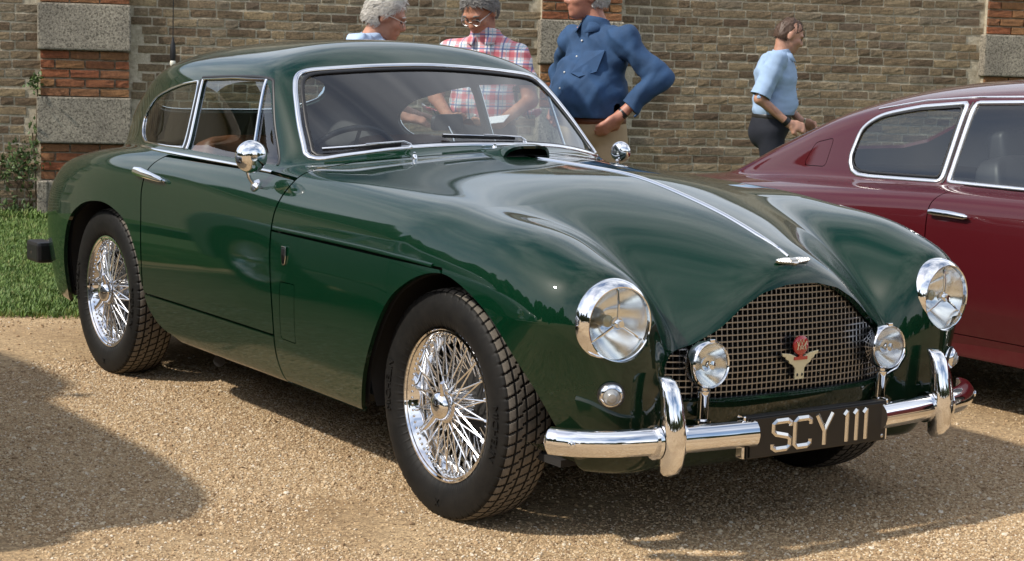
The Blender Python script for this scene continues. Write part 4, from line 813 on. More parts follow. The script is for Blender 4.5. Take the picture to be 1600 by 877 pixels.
def scatter(name, pts, rots, scl, sources, label, cat):
    """one object of many small pieces: points carrying a turn and a size, geometry nodes set a piece on each"""
    me = bpy.data.meshes.new(name); me.vertices.add(len(pts)); me.vertices.foreach_set('co', np.asarray(pts, np.float32).ravel())
    a = me.attributes.new('turn', 'FLOAT_VECTOR', 'POINT'); a.data.foreach_set('vector', np.asarray(rots, np.float32).ravel())
    a = me.attributes.new('size', 'FLOAT', 'POINT'); a.data.foreach_set('value', np.asarray(scl, np.float32))
    o = link(name, me); tag(o, label, cat, kind='stuff')
    cl = bpy.data.collections.new(name+'_pieces')
    for k, s in enumerate(sources): q = bpy.data.objects.new(name+'_piece', s); cl.objects.link(q)
    ng = bpy.data.node_groups.new(name, 'GeometryNodeTree'); ng.interface.new_socket('Geometry', in_out='INPUT', socket_type='NodeSocketGeometry'); ng.interface.new_socket('Geometry', in_out='OUTPUT', socket_type='NodeSocketGeometry')
    nd = ng.nodes; gi = nd.new('NodeGroupInput'); go = nd.new('NodeGroupOutput'); ip = nd.new('GeometryNodeInstanceOnPoints'); ci = nd.new('GeometryNodeCollectionInfo'); ci.inputs[0].default_value = cl; ci.inputs['Separate Children'].default_value = True; ci.inputs['Reset Children'].default_value = True
    na = nd.new('GeometryNodeInputNamedAttribute'); na.data_type = 'FLOAT_VECTOR'; na.inputs['Name'].default_value = 'turn'; nb = nd.new('GeometryNodeInputNamedAttribute'); nb.data_type = 'FLOAT'; nb.inputs['Name'].default_value = 'size'
    ri = nd.new('FunctionNodeRandomValue'); ri.data_type = 'INT'; ri.inputs['Min'].default_value = 0
    [s for s in ri.inputs if s.name == 'Max' and s.type == 'INT'][0].default_value = len(sources)-1; [s for s in ri.inputs if s.name == 'Min' and s.type == 'INT'][0].default_value = 0
    k = ng.links.new; k(gi.outputs[0], ip.inputs['Points']); k(ci.outputs[0], ip.inputs['Instance']); ip.inputs['Pick Instance'].default_value = True
    k([s for s in ri.outputs if s.type == 'INT'][0], ip.inputs['Instance Index']); k(na.outputs[0], ip.inputs['Rotation']); k(nb.outputs[0], ip.inputs['Scale']); k(ip.outputs[0], go.inputs[0])
    md = o.modifiers.new('pieces', 'NODES'); md.node_group = ng; return o
M_STONE = mat('gravel_stone', (.5, .38, .24), .8); oi = N(M_STONE, 'ShaderNodeObjectInfo'); r1 = ramp(M_STONE, oi.outputs['Random'], [(0, (.20, .125, .064)), (.2, (.34, .225, .120)), (.45, (.46, .325, .182)), (.75, (.54, .405, .245)), (.92, (.59, .49, .345)), (1, (.66, .59, .48))]); L(M_STONE, r1.outputs[0], P(M_STONE).inputs['Base Color'])
def pebble(seed):
    r = np.random.default_rng(seed); bm = bmesh.new(); bmesh.ops.create_icosphere(bm, subdivisions=1, radius=1); s = np.array([1, r.uniform(.6, .95), r.uniform(.4, .7)])
    for v in bm.verts: v.co = Vector(np.array(v.co)*s*(1+r.uniform(-.2, .2)))
    me = bpy.data.meshes.new('pebble'); bm.to_mesh(me); bm.free(); me.materials.append(M_STONE); me.polygons.foreach_set('use_smooth', [False]*len(me.polygons)); return me
def fbm(x, y, seed, f0=1.0, oct=4):
    r = np.random.default_rng(seed); v = 0; a = 1; f = f0
    for _ in range(oct):
        for k in range(3): t = r.uniform(0, 6.28); v = v+a*np.sin(f*(x*math.cos(t)+y*math.sin(t))*6.28+r.uniform(0, 6.28))/3
        a *= .55; f *= 2.1
    return v
def sample_ground(n, dmin, dmax, margin=.6):
    u = rng.uniform(-.36, .36, n)*1.0; d = np.sqrt(rng.uniform(dmin**2, dmax**2, n)); fw = np.array([math.cos(YAW), math.sin(YAW)]); rt = np.array([fw[1], -fw[0]])
    p_ = CAM[:2]+d[:, None]*(fw+u[:, None]*rt); return p_
pt = np.concatenate([sample_ground(270000, 3.6, 7.2), sample_ground(110000, 7.2, 12.5)])
keep = ((pt-W0)@WN > EDGE+.02); pt = pt[keep]
den = fbm(pt[:, 0], pt[:, 1]*.6, 3, .35); trk = np.exp(-((pt[:, 1]+.98+.06*np.sin(pt[:, 0]*1.7))/.13)**2)+np.exp(-((pt[:, 1]+1.95+.05*np.sin(pt[:, 0]*1.3+1))/.14)**2); den = den+.55*trk*(fbm(pt[:, 0], pt[:, 1], 8, .8) > -.35); keep = rng.uniform(size=len(pt)) < np.clip(.92-1.15*np.clip(den-.10, 0, 1), .08, 1); pt = pt[keep]
dist = np.linalg.norm(pt-CAM[:2], axis=1); sz = rng.lognormal(math.log(.0033), .33, len(pt))*np.where(dist > 7.2, 1.35, 1); sz = np.clip(sz, .0018, .0105); sz = np.where(rng.random(len(sz)) < .010, rng.uniform(.006, .0115, len(sz)), sz)
P3 = np.column_stack([pt, sz*.10]); scatter('gravel_stones', P3, np.column_stack([rng.uniform(-.5, .5, len(pt)), rng.uniform(-.5, .5, len(pt)), rng.uniform(0, 6.28, len(pt))]), sz, [pebble(i) for i in range(8)], 'loose tan and brown gravel stones around the green car', 'gravel')
M_GRASS = mat('grass_blade', (.05, .12, .015), .6); oi = N(M_GRASS, 'ShaderNodeObjectInfo'); r1 = ramp(M_GRASS, oi.outputs['Random'], [(0, (.050, .100, .014)), (.5, (.105, .185, .028)), (.85, (.155, .225, .045)), (1, (.25, .25, .085))]); L(M_GRASS, r1.outputs[0], P(M_GRASS).inputs['Base Color']); P(M_GRASS).inputs['Subsurface Weight'].default_value = 0
def tuft(seed, h=.028):
    r = np.random.default_rng(seed); m = MB()
    for k in range(9):
        a = r.uniform(0, 6.28); b = np.array([r.normal(0, .014), r.normal(0, .014), 0]); d = np.array([math.cos(a), math.sin(a), 0]); s = np.cross(d, [0, 0, 1])*.0026; hh = h*r.uniform(.55, 1.25); ln = r.uniform(.2, .9)*hh
        m.add([b-s, b+s, b+s*.7+d*ln*.35+[0, 0, hh*.6], b-s*.7+d*ln*.35+[0, 0, hh*.6], b+d*ln+[0, 0, hh]], [(0, 1, 2, 3), (3, 2, 4)])
    me = mesh('tuft', np.concatenate(m.V), m.F, M_GRASS, False); return me
gp = np.concatenate([np.column_stack([rng.uniform(-2.4, 1.6, 42000), rng.uniform(.02, EDGE, 42000)]), np.column_stack([rng.uniform(1.6, 11, 16000), rng.uniform(.02, EDGE, 16000)])])
gp[:, 1] = np.where(gp[:, 1] > EDGE-.12, gp[:, 1]+rng.normal(.03, .045, len(gp))+.05*np.sin(gp[:, 0]*2.3), gp[:, 1]); g3 = np.array([W0+WDIR*s+WN*d for s, d in gp]); gs = rng.uniform(.6, 1.25, len(gp))*np.where(gp[:, 1] < .35, 1.9*rng.uniform(.6, 1.3, len(gp)), 1)*(1+.25*fbm(g3[:, 0], g3[:, 1], 5, .5))
scatter('lawn_grass', np.column_stack([g3, np.full(len(gp), .004)]), np.column_stack([rng.uniform(-.15, .15, len(gp)), rng.uniform(-.15, .15, len(gp)), rng.uniform(0, 6.28, len(gp))]), gs, [tuft(i) for i in range(6)], 'short green lawn grass between the gravel and the wall', 'grass')
# ------------------------------------------------------------------ brick wall with pilasters
WALL = empty('brick_wall', wall_pt(0)); WALL.rotation_euler = (0, 0, math.atan2(WDIR[1], WDIR[0])); tag(WALL, 'weathered brown brick garden wall with stone-banded pilasters behind the cars', 'wall')
# wall space: x along the wall, -y out of the wall, z up
def brick_mat(name, stops, gloss=.92, moss=0.0):
    m = mat(name, stops[0][1], gloss); oi = N(m, 'ShaderNodeObjectInfo'); at = N(m, 'ShaderNodeAttribute', attribute_name='tone'); ad = N(m, 'ShaderNodeMath', operation='ADD'); L(m, oi.outputs['Random'], ad.inputs[0]); L(m, at.outputs['Fac'], ad.inputs[1]); fr = N(m, 'ShaderNodeMath', operation='FRACT'); L(m, ad.outputs[0], fr.inputs[0])
    r = ramp(m, fr.outputs[0], stops); g = N(m, 'ShaderNodeNewGeometry'); n1 = noise(m, 55, 8, .78, vec=g.outputs['Position']); n2 = noise(m, 3.0, 5, .6, vec=g.outputs['Position'])
    k = ramp(m, n1.outputs[0], [(.32, (.22, .20, .18)), (.47, (.78, .76, .73)), (.60, (1.1, 1.08, 1.04)), (.72, (1.9, 1.88, 1.8))]); x = N(m, 'ShaderNodeMix', data_type='RGBA', blend_type='MULTIPLY'); x.inputs[0].default_value = .85; L(m, r.outputs[0], x.inputs[6]); L(m, k.outputs[0], x.inputs[7])
    k2 = ramp(m, n2.outputs[0], [(.35, (.62, .60, .58)), (.65, (1.18, 1.15, 1.1))]); x2 = N(m, 'ShaderNodeMix', data_type='RGBA', blend_type='MULTIPLY'); x2.inputs[0].default_value = .75; L(m, x.outputs[2], x2.inputs[6]); L(m, k2.outputs[0], x2.inputs[7]); L(m, x2.outputs[2], P(m).inputs['Base Color'])
    n3 = noise(m, 75, 6, .75, vec=g.outputs['Position']); bump(m, n3.outputs[0], 1.0, .009); return m
M_BRICK = brick_mat('weathered_brick', [(0, (.14, .095, .060)), (.22, (.215, .158, .097)), (.45, (.29, .222, .138)), (.65, (.245, .203, .147)), (.82, (.36, .275, .163)), (1, (.185, .138, .098))])
M_REDBRICK = brick_mat('red_brick', [(0, (.22, .062, .030)), (.35, (.30, .105, .045)), (.7, (.27, .125, .060)), (1, (.34, .175, .075))])
M_ASHLAR = brick_mat('grey_stone', [(0, (.36, .335, .28)), (1, (.42, .385, .32))])
sp_ = noise(M_ASHLAR, 70, 3, .6, vec=N(M_ASHLAR, 'ShaderNodeNewGeometry').outputs['Position']); lr_ = ramp(M_ASHLAR, sp_.outputs[0], [(.50, (1, 1, 1)), (.62, (.28, .27, .25))]); lx_ = N(M_ASHLAR, 'ShaderNodeMix', data_type='RGBA', blend_type='MULTIPLY'); lx_.inputs[0].default_value = .8; L(M_ASHLAR, P(M_ASHLAR).inputs['Base Color'].links[0].from_socket, lx_.inputs[6]); L(M_ASHLAR, lr_.outputs[0], lx_.inputs[7]); L(M_ASHLAR, lx_.outputs[2], P(M_ASHLAR).inputs['Base Color'])
M_MORTAR = mat('lime_mortar', (.30, .25, .17), .97); a_ = noise(M_MORTAR, 24, 8, .75, vec=N(M_MORTAR, 'ShaderNodeNewGeometry').outputs['Position']); r1 = ramp(M_MORTAR, a_.outputs[0], [(.28, (.31, .26, .18)), (.55, (.52, .455, .34)), (.8, (.66, .60, .49))]); L(M_MORTAR, r1.outputs[0], P(M_MORTAR).inputs['Base Color']); bump(M_MORTAR, a_.outputs[0], .8, .02)
def brick_geo(w_, h_, d_, r, nx=3, rough=.0022):
    """worn brick: front face subdivided, edges rounded, back open"""
    xs = np.linspace(-.5, .5, nx+1)*w_; V = []; Fc = []; zs = np.array([-.5, -.17, .17, .5])*h_; k = len(zs)
    for i, x in enumerate(xs):
        for j, z in enumerate(zs):
            e = (i in (0, nx))+(j in (0, k-1)); V.append((x+r.uniform(-1, 1)*rough*.5, -d_-r.uniform(-.5, 1)*rough+(.0011*e), z+r.uniform(-1, 1)*rough*.5))
    Fc += [(i*k+j, (i+1)*k+j, (i+1)*k+j+1, i*k+j+1) for i in range(nx) for j in range(k-1)]
    ring = [i*k for i in range(nx+1)]+[nx*k+j for j in range(1, k)]+[i*k+k-1 for i in range(nx-1, -1, -1)]+[j for j in range(k-2, 0, -1)]; b = len(V)
    V += [(V[q][0], .03, V[q][2]) for q in ring]; n = len(ring); Fc += [(ring[q], b+q, b+(q+1) % n, ring[(q+1) % n]) for q in range(n)]
    return np.array(V), Fc
CH = .068; JT = .012; PILS = [(.27, .93), (4.02, 4.68), (7.76, 8.42), (-3.48, -2.82), (11.5, 12.16)]
bricks = []
for row in range(int(2.45/CH)):
    s = -2.8+rng.uniform(0, .1); z = row*CH+CH/2; hdr = row % 2
    while s < 11.5:
        wd_ = (.108 if (hdr if rng.random() < .75 else 1-hdr) else .213)*rng.uniform(.92, 1.08)
        if rng.random() < .08: hdr = 1-hdr
        c = s+wd_/2
        if not any(a-.04 < c < b+.04 for a, b in PILS): bricks.append((c, z+rng.uniform(-.004, .004), wd_-JT, CH-JT-rng.uniform(0, .006), rng.uniform(.0035, .0068), rng.normal(0, .005)))
        s += wd_
SIL = np.array([(0, 600), (74, 320), (76, 273), (109, 244), (175, 234), (201, 193), (251, 120), (321, 78), (450, 66), (663, 68), (739, 79), (833, 107), (895, 187), (928, 240), (1100, 276), (1173, 263), (1226, 243), (1338, 186), (1433, 150), (1545, 131), (1600, 127)])
vis = []
for i, b in enumerate(bricks):
    u, v = project_px(wall_pt(b[0], b[4], b[1]))
    if 8 < u < 1592 and v > 6 and v < np.interp(u, SIL[:, 0], SIL[:, 1])-6 and not (500 < u < 625 and v < 70) and not (690 < u < 830) and not (850 < u < 1050 and v < 240) and not (1145 < u < 1252 and v > 28): vis.append((-b[2]*b[3]/(1+.06*b[0]), i))
vis.sort(); single = set(i for _, i in vis[:260])
var = {}
rest_ = MB(); tones = []
for i, (s, z, w_, h_, d_, tl) in enumerate(bricks):
    if i in single:
        key = (.2 if w_ > .15 else .095, int(rng.integers(0, 9)))
        if key not in var: V, Fc = brick_geo(key[0], CH-JT-.003, .0048, rng, 4 if w_ > .15 else 2); var[key] = mesh('brick', V, Fc, M_BRICK, False)
        o = link('brick', var[key], WALL, (s, rng.uniform(-.004, .002), z)); o.rotation_euler = (0, tl, 0); o.scale = (w_/key[0], 1, 1)
    else:
        V, Fc = brick_geo(w_, h_, d_, rng, 3 if w_ > .15 else 2); rest_.add(V, Fc, TR((s, 0, z), RY(tl))); tones.append((len(V), rng.random()))
me = mesh('remaining_bricks', np.concatenate(rest_.V), rest_.F, M_BRICK, False); at = me.attributes.new('tone', 'FLOAT', 'POINT'); at.data.foreach_set('value', np.concatenate([np.full(n, t) for n, t in tones]).astype(np.float32)); tag(link('remaining_bricks', me, WALL), kind='stuff')
MB().box((4, .12, 1.55), (44, .24, 3.1)).build('mortar_core', M_MORTAR, WALL, False); MB().box((4, .10, 3.16), (44, .40, .12)).build('coping', M_ASHLAR, WALL, False, .02)
for a, b in PILS:
    p_ = MB().box(((a+b)/2, -.02, 1.55), (b-a-.03, .04, 3.09)).build('pilaster', M_MORTAR, WALL, False)
    for k, z0 in enumerate((-.125, .555, 1.235, 1.915, 2.595)):
        st = MB().box((0, 0, 0), (b-a+rng.uniform(-.01, .03), .12, .338)); o = st.build('stone_block', M_ASHLAR, p_, False, .012); o.location = ((a+b)/2, -.040, max(z0, .0)+.17-(0 if z0 >= 0 else .06))
        for c in range(5):
            z = z0+.34+c*CH+CH/2; s = a+.012; nb_ = 0
            for wd_ in ((.108, .213, .213, .108) if c % 2 else (.213, .213, .216)):
                if a > 9 or a < -1: s += wd_; continue
                V, Fc = brick_geo(wd_-JT, CH-JT-.003, .062+rng.uniform(0, .012), rng, 3, .003); me = mesh('brick', V, Fc, M_REDBRICK, False); at = me.attributes.new('tone', 'FLOAT', 'POINT'); at.data.foreach_set('value', np.full(len(V), rng.random(), np.float32)); o = link('brick', me, p_, (s+wd_/2, 0, z)); s += wd_
# festoon lamp in front of the wall, stone stump, creeper
lp = np.array([-7.473, 1.721, 0]); u0 = 1.165
m = MB(); m.tube([lp+[0, 0, 3.2], lp+[.01, 0, 2.2], lp+[0, 0, u0+.17]], .004, 6); m.lathe([(u0+.02, .017), (u0+.05, .021), (u0+.13, .019), (u0+.16, .010), (u0+.19, .005)], 14, TR(lp)); fl = m.build('festoon_lamp', M_BLACK); MB().ball(lp+[0, 0, u0+.005], (.021, .021, .030), None, 14, 10).build('bulb', mat('opal_bulb', (.75, .73, .62), .25), fl); tag(fl, 'black hanging cable lamp with small white bulb above the coupe roof', 'lamp')
o = MB().box((0, 0, .14), (.075, .07, .28)).build('stone_post', M_ASHLAR, None, False, .01); o.location = wall_pt(.30, .13); o.rotation_euler = (0, 0, 1.18); tag(o, 'short stone post at the foot of the leftmost pilaster', 'post')
M_LEAF = mat('creeper_leaf', (.035, .065, .015), .55); oi = noise(M_LEAF, 40, 3); r1 = ramp(M_LEAF, oi.outputs[0], [(.3, (.04, .075, .018)), (.7, (.11, .16, .045))]); L(M_LEAF, r1.outputs[0], P(M_LEAF).inputs['Base Color'])
def creeper(name, label, clumps, seed, leaf=.028):
    r = np.random.default_rng(seed); e = empty(name, wall_pt(clumps[0][0], .03)); e.rotation_euler = WALL.rotation_euler; tag(e, label, 'plant'); m = MB(); st = MB(); s0 = clumps[0][0]
    for (s, z, rs, rz_, n) in clumps:
        for _ in range(n):
            q = r.normal(size=3)*[rs*.5, 1, rz_*.5]; c = np.array([s-s0+q[0], -abs(r.normal(0, .045))-.015, max(z+q[2], .02)]); sz_ = leaf*r.uniform(.5, 1.3); M_ = TR(c, np.array(Matrix.Rotation(r.uniform(0, 6.28), 4, Vector(r.normal(size=3)))))
            m.add([(0, 0, -sz_), (sz_*.55, .15*sz_, -.2*sz_), (0, 0, sz_), (-sz_*.55, .15*sz_, -.2*sz_)], [(0, 1, 2), (0, 2, 3)], M_)
        st.tube([(s-s0, -.02, 0), (s-s0+r.normal(0, .03), -.03, z*.5), (s-s0+r.normal(0, .05), -.03, z+rz_*.4)], .005, 5)
    tag(m.build('foliage', M_LEAF, e, False, auto=False), kind='stuff'); st.build('stem', mat('creeper_stem', (.08, .055, .03), .9), e)
creeper('wall_creeper', 'green creeper clinging to the wall left of the stone pilaster', [(.12, .42, .15, .12, 170), (.0, .34, .18, .12, 120), (.20, .33, .10, .20, 90), (.25, .58, .05, .12, 40)], 3, .020)
creeper('wall_weed', 'tuft of weeds growing at the foot of the wall', [(.10, .05, .20, .08, 140), (.45, .04, .3, .06, 70), (-.3, .04, .3, .05, 70)], 5, .026)
creeper('pilaster_weed', 'small sprig rooted in the pilaster joint above the creeper', [(.25, 1.0, .06, .08, 60)], 6, .02)
# far trees beyond the camera: seen only as the dark skyline in paint and chrome
M_TREE = mat('tree_foliage', (.03, .05, .012), .8); a_ = noise(M_TREE, 1.5, 6, .7); r1 = ramp(M_TREE, a_.outputs[0], [(.35, (.012, .022, .006)), (.7, (.06, .085, .022))]); L(M_TREE, r1.outputs[0], P(M_TREE).inputs['Base Color']); bump(M_TREE, a_.outputs[0], 1, .6)
m = MB(); r = np.random.default_rng(11)
for k in range(46):
    an = math.radians(-150+k*5.2+r.uniform(-2, 2)); d = r.uniform(34, 46); h = r.uniform(4.5, 8.5)*(1.9 if math.degrees(an) < -62 else 1.0); c = np.array([math.cos(an)*d, math.sin(an)*d, h*.5])  # unseen trees, one stretch made taller to darken the bodyside reflections
    for q in range(5):
        bm = bmesh.new(); bmesh.ops.create_icosphere(bm, subdivisions=2, radius=1); V = np.array([v.co[:] for v in bm.verts]); Fc = [tuple(v.index for v in f.verts) for f in bm.faces]; bm.free()
        V = V*(1+.22*r.normal(size=(len(V), 1)))*np.array([2.3, 2.3, h*.33])*r.uniform(.7, 1.1)+c+r.normal(size=3)*[1.6, 1.6, h*.13]; m.add(V, Fc)
tag(m.build('tree_line', M_TREE, None, False, auto=False), 'unseen line of dark green trees, raised to darken reflections', 'trees', kind='stuff')
# ------------------------------------------------------------------ people
def blob_F(prims, k):
    def f(x, y, z):
        s = 0
        for p_ in prims: s = s+np.exp(np.clip(-prim_d(p_, x, y, z)/k, -60, 60))
        return k*np.log(s+1e-26)
    return f
def prim_d(p_, x, y, z):
    if p_[0] == 'c':
        _, a, b, ra, rb = p_; ab = b-a; t = np.clip(((x-a[0])*ab[0]+(y-a[1])*ab[1]+(z-a[2])*ab[2])/max(ab@ab, 1e-9), 0, 1)
        return np.sqrt((x-a[0]-t*ab[0])**2+(y-a[1]-t*ab[1])**2+(z-a[2]-t*ab[2])**2)-(ra+(rb-ra)*t)
    _, c, r, R_ = p_; X = np.stack([x-c[0], y-c[1], z-c[2]], -1)@R_; q = np.sqrt((X[..., 0]/r[0])**2+(X[..., 1]/r[1])**2+(X[..., 2]/r[2])**2); g = np.sqrt((X[..., 0]/r[0]**2)**2+(X[..., 1]/r[1]**2)**2+(X[..., 2]/r[2]**2)**2)
    return q*(q-1)/np.maximum(g, 1e-6)
def cone(a, b, ra, rb): return ('c', np.asarray(a, float), np.asarray(b, float), ra, rb)
def ell(c, r, R_=None): return ('e', np.asarray(c, float), np.asarray(r, float), np.eye(3) if R_ is None else np.asarray(R_, float))
def blob_mesh(prims, k, h, wr=None):
    bb = []
    for p_ in prims:
        if p_[0] == 'c': r = max(p_[3], p_[4])+.03; bb.append((np.minimum(p_[1], p_[2])-r, np.maximum(p_[1], p_[2])+r))
        else: r = np.max(p_[2])+.03; bb.append((p_[1]-r, p_[1]+r))
    lo = np.min([b[0] for b in bb], 0)-2*h; hi = np.max([b[1] for b in bb], 0)+2*h; n = np.ceil((hi-lo)/h).astype(int)+1; S = np.zeros(n, np.float32)
    for p_, (a, b) in zip(prims, bb):
        i0 = np.maximum(((a-lo)/h).astype(int)-1, 0); i1 = np.minimum(((b-lo)/h).astype(int)+2, n); X, Y, Z = np.meshgrid(*[lo[q]+h*np.arange(i0[q], i1[q]) for q in range(3)], indexing='ij')
        S[i0[0]:i1[0], i0[1]:i1[1], i0[2]:i1[2]] += np.exp(np.clip(-prim_d(p_, X, Y, Z)/k, -60, 60))
    V, Q = nets(k*np.log(S+1e-26), lo, h); Ff = blob_F(prims, k); V = project(Ff, V, 2); Nn = normals(Ff, V)
    if wr is not None: V = V+Nn*wr(V)[:, None]
    return V, Nn, np.concatenate([Q[:, [0, 1, 2]], Q[:, [0, 2, 3]]])
def wrinkle(seed, amp=.005, f=9.0, stretch=(1, 1, 1)):
    r = np.random.default_rng(seed); D = r.normal(size=(9, 3))*np.asarray(stretch); D /= np.linalg.norm(D, axis=1)[:, None]; fr = f*r.uniform(.5, 2.2, 9); ph = r.uniform(0, 6.28, 9)
    def w_(V):
        q = V+.05*np.sin(V[:, [1, 2, 0]]*11+ph[:3]); v = 0
        for i in range(9): s = np.sin(q@D[i]*fr[i]*6.28/2+ph[i]+1.5*np.sin(q@D[i-3]*7)); v = v+np.maximum(s, -.35)**2*np.sign(s)/(.5+fr[i]/f)
        return amp*.42*v
    return w_
def fabric(name, col, rough=.85, weave=900, var=.12):
    m = mat(name, col, rough); n = noise(m, 7, 4, .6); c = np.array(col); r = ramp(m, n.outputs[0], [(.3, tuple(c*(1-var))), (.7, tuple(np.minimum(c*(1+var), 1)))]); L(m, r.outputs[0], P(m).inputs['Base Color']); w_ = noise(m, weave, 2); bump(m, w_.outputs[0], .15, .001); return m
def skin(name, col):
    m = mat(name, col, .5); n = noise(m, 22, 5, .65); c = np.array(col); r = ramp(m, n.outputs[0], [(.3, tuple(c*[.82, .74, .70])), (.7, tuple(np.minimum(c*[1.1, 1.12, 1.12], 1)))]); L(m, r.outputs[0], P(m).inputs['Base Color']); P(m).inputs['Subsurface Weight'].default_value = .08; P(m).inputs['Subsurface Radius'].default_value = (.012, .004, .002); return m
def plaid():
    m = mat('red_blue_plaid', (.7, .7, .7), .85); t = N(m, 'ShaderNodeTexCoord'); sp = N(m, 'ShaderNodeSeparateXYZ'); L(m, t.outputs['Object'], sp.inputs[0]); col = None
    base = N(m, 'ShaderNodeRGB'); base.outputs[0].default_value = (.66, .63, .64, 1); prev = base.outputs[0]
    for ax, freq, ph, wd_, c, f in ((1, 13, .0, .36, (.55, .06, .09), .62), (2, 13, .3, .36, (.55, .06, .09), .62), (1, 13, .5, .10, (.07, .13, .30), .8), (2, 13, .8, .10, (.07, .13, .30), .8), (1, 13, .22, .05, (.25, .45, .55), .7), (2, 13, .55, .05, (.25, .45, .55), .7)):
        a = N(m, 'ShaderNodeMath', operation='MULTIPLY_ADD'); a.inputs[1].default_value = freq; a.inputs[2].default_value = ph; L(m, sp.outputs[ax], a.inputs[0]); b = N(m, 'ShaderNodeMath', operation='FRACT'); L(m, a.outputs[0], b.inputs[0]); c_ = N(m, 'ShaderNodeMath', operation='LESS_THAN'); c_.inputs[1].default_value = wd_; L(m, b.outputs[0], c_.inputs[0]); d = N(m, 'ShaderNodeMath', operation='MULTIPLY'); d.inputs[1].default_value = f; L(m, c_.outputs[0], d.inputs[0])
        x = N(m, 'ShaderNodeMix', data_type='RGBA'); L(m, d.outputs[0], x.inputs[0]); L(m, prev, x.inputs[6]); x.inputs[7].default_value = (*c, 1); prev = x.outputs[2]
    L(m, prev, P(m).inputs['Base Color']); return m
def unit(v): v = np.asarray(v, float); return v/np.linalg.norm(v)
def hand_prims(w_, d, n, side, curl=.5, sp=1.0):
    """palm, four fingers and a thumb; n = the way the palm faces, side = +1 when the thumb lies along cross(d, n)"""
    d = unit(d); n = unit(n-d*(np.dot(n, d))); lat = np.cross(d, n)*side; R_ = np.stack([d, lat, n], 1)
    out = [cone(w_-d*.01, w_+d*.02, .026, .026), ell(w_+d*.052, (.050, .041, .018), R_)]
    for k, ln in enumerate((.070, .080, .074, .058)):
        o = (1.5-k)*.0205*sp; a = w_+d*.086+lat*o; b = a+unit(d+n*curl*.5+lat*o*1.2)*ln*.5; c = b+unit(d*(1-curl*.6)+n*curl*1.2)*ln*.52; out += [cone(a-d*.02, b, .0098, .0092), cone(b, c, .0092, .0075)]
    a = w_+d*.025+lat*.030; b = a+unit(d*.7+lat*.75+n*.25)*.042; c = b+unit(d+lat*.15+n*.4)*.034; return out+[cone(a, b, .013, .0115), cone(b, c, .0115, .009)]
def person(label, u, D, rz, sc_, J, mats_, hair, look, seed, short=True, glasses=False, belly=0.0, zoff=0.0, hands=(), bald=0.0, sleeve=1.0, bulk=1.0, nstr=1500, fold=.020):
    fw = np.array([math.cos(YAW), math.sin(YAW)]); rt = np.array([fw[1], -fw[0]]); xy = CAM[:2]+D*(fw+rt*((u-800)/FPX/math.cos(PITCH)))
    e = empty('person', (xy[0], xy[1], zoff), rz); e.scale = (sc_,)*3; tag(e, label, 'person', 'people standing behind the cars')
    J = {k: np.asarray(v, float) for k, v in J.items()}; f = unit(look); l_ = unit(np.cross((0, 0, 1), f)); u_ = np.cross(f, l_); H = J['head']; RH = np.stack([f, l_, u_], 1)
    hp = lambda a, b, c: H+f*a+l_*b+u_*c
    body = [ell(hp(-.012, 0, .025), (.098, .077, .098), RH), ell(hp(.030, 0, -.050), (.062, .058, .066), RH), cone(hp(.055, 0, -.095), hp(.070, 0, -.093), .026, .024), cone(hp(.088, 0, .012), hp(.106, 0, -.024), .009, .0155), cone(hp(.094, .014, -.030), hp(.094, -.014, -.030), .009, .009),
            ell(hp(.074, 0, .030), (.024, .056, .014), RH), ell(hp(.055, .040, -.022), (.034, .026, .028), RH), ell(hp(.055, -.040, -.022), (.034, .026, .028), RH), ell(hp(.084, 0, -.062), (.012, .025, .011), RH), ell(hp(-.012, .080, -.006), (.019, .009, .032), RH), ell(hp(-.012, -.080, -.006), (.019, .009, .032), RH),
            cone(hp(-.030, 0, -.060), J['neck'], .054, .060), cone(J['neck'], J['chest'], .06, .10), cone(J['chest'], J['pel'], .10, .11)]
    for s in 'rl':
        body += [cone(J['chest']+(J['sh'+s]-J['chest'])*.6+[0, 0, .08], J['sh'+s], .05, .055), cone(J['sh'+s], J['el'+s], .050, .040), cone(J['el'+s], J['wr'+s], .040, .027)]
        hip = J['pel']+[0, -.09 if s == 'r' else .09, -.05]; kn = np.array([hip[0]*.5+.03, hip[1]*1.15, .50]); an = np.array([-.02, hip[1]*1.25, .09]); body += [cone(hip, kn, .075, .055), cone(kn, an, .052, .035), cone(an, an+[.13, 0, -.05], .035, .03)]
    for s, hd, hn, sd, cu in hands: body += hand_prims(J['wr'+s], hd, np.asarray(hn, float), sd, cu)
    V, Nn, T = blob_mesh(body, .007, .0085); link('body', mesh('body', V, T, mats_['skin'], True), e)
    # face details
    for s in (-1, 1):
        m = MB(); m.ball(hp(.080, s*.031, .004), .0115, None, 10, 8); o = m.build('eye', mats_['eye'], e)
        m = MB(); m.tube([hp(.093, s*.014, .030), hp(.094, s*.032, .036), hp(.082, s*.052, .029)], [.004, .005, .003], 6); m.build('eyebrow', mats_['hair'], e)
    MB().tube([hp(.090, .022, -.064), hp(.097, 0, -.063), hp(.090, -.022, -.064)], [.002, .004, .002], 6).build('mouth', mats_['lip'], e)
    if glasses:
        m = MB(); t = np.linspace(0, 2*math.pi, 17)[:-1]
        for s in (-1, 1): m.tube([hp(.106-.004*abs(math.cos(q)), s*.033+.025*math.cos(q), .002+.019*math.sin(q)) for q in t], .0022, 5, True); m.tube([hp(.102, s*.058, .008), hp(.04, s*.083, .012), hp(-.015, s*.086, .008)], .002, 5)
        m.tube([hp(.108, -.009, .006), hp(.108, .009, .006)], .0022, 5); m.build('glasses', M_STEEL, e)
    # hair: a cap over the skull, open at the face
    hv, hn_, ht = blob_mesh([ell(hp(-.018, 0, .028), (.108+hair, .088+hair, .110+hair), RH), ell(hp(-.060, 0, -.030), (.060+hair, .070, .060), RH)], .012, .009, wrinkle(seed, .010, 26))
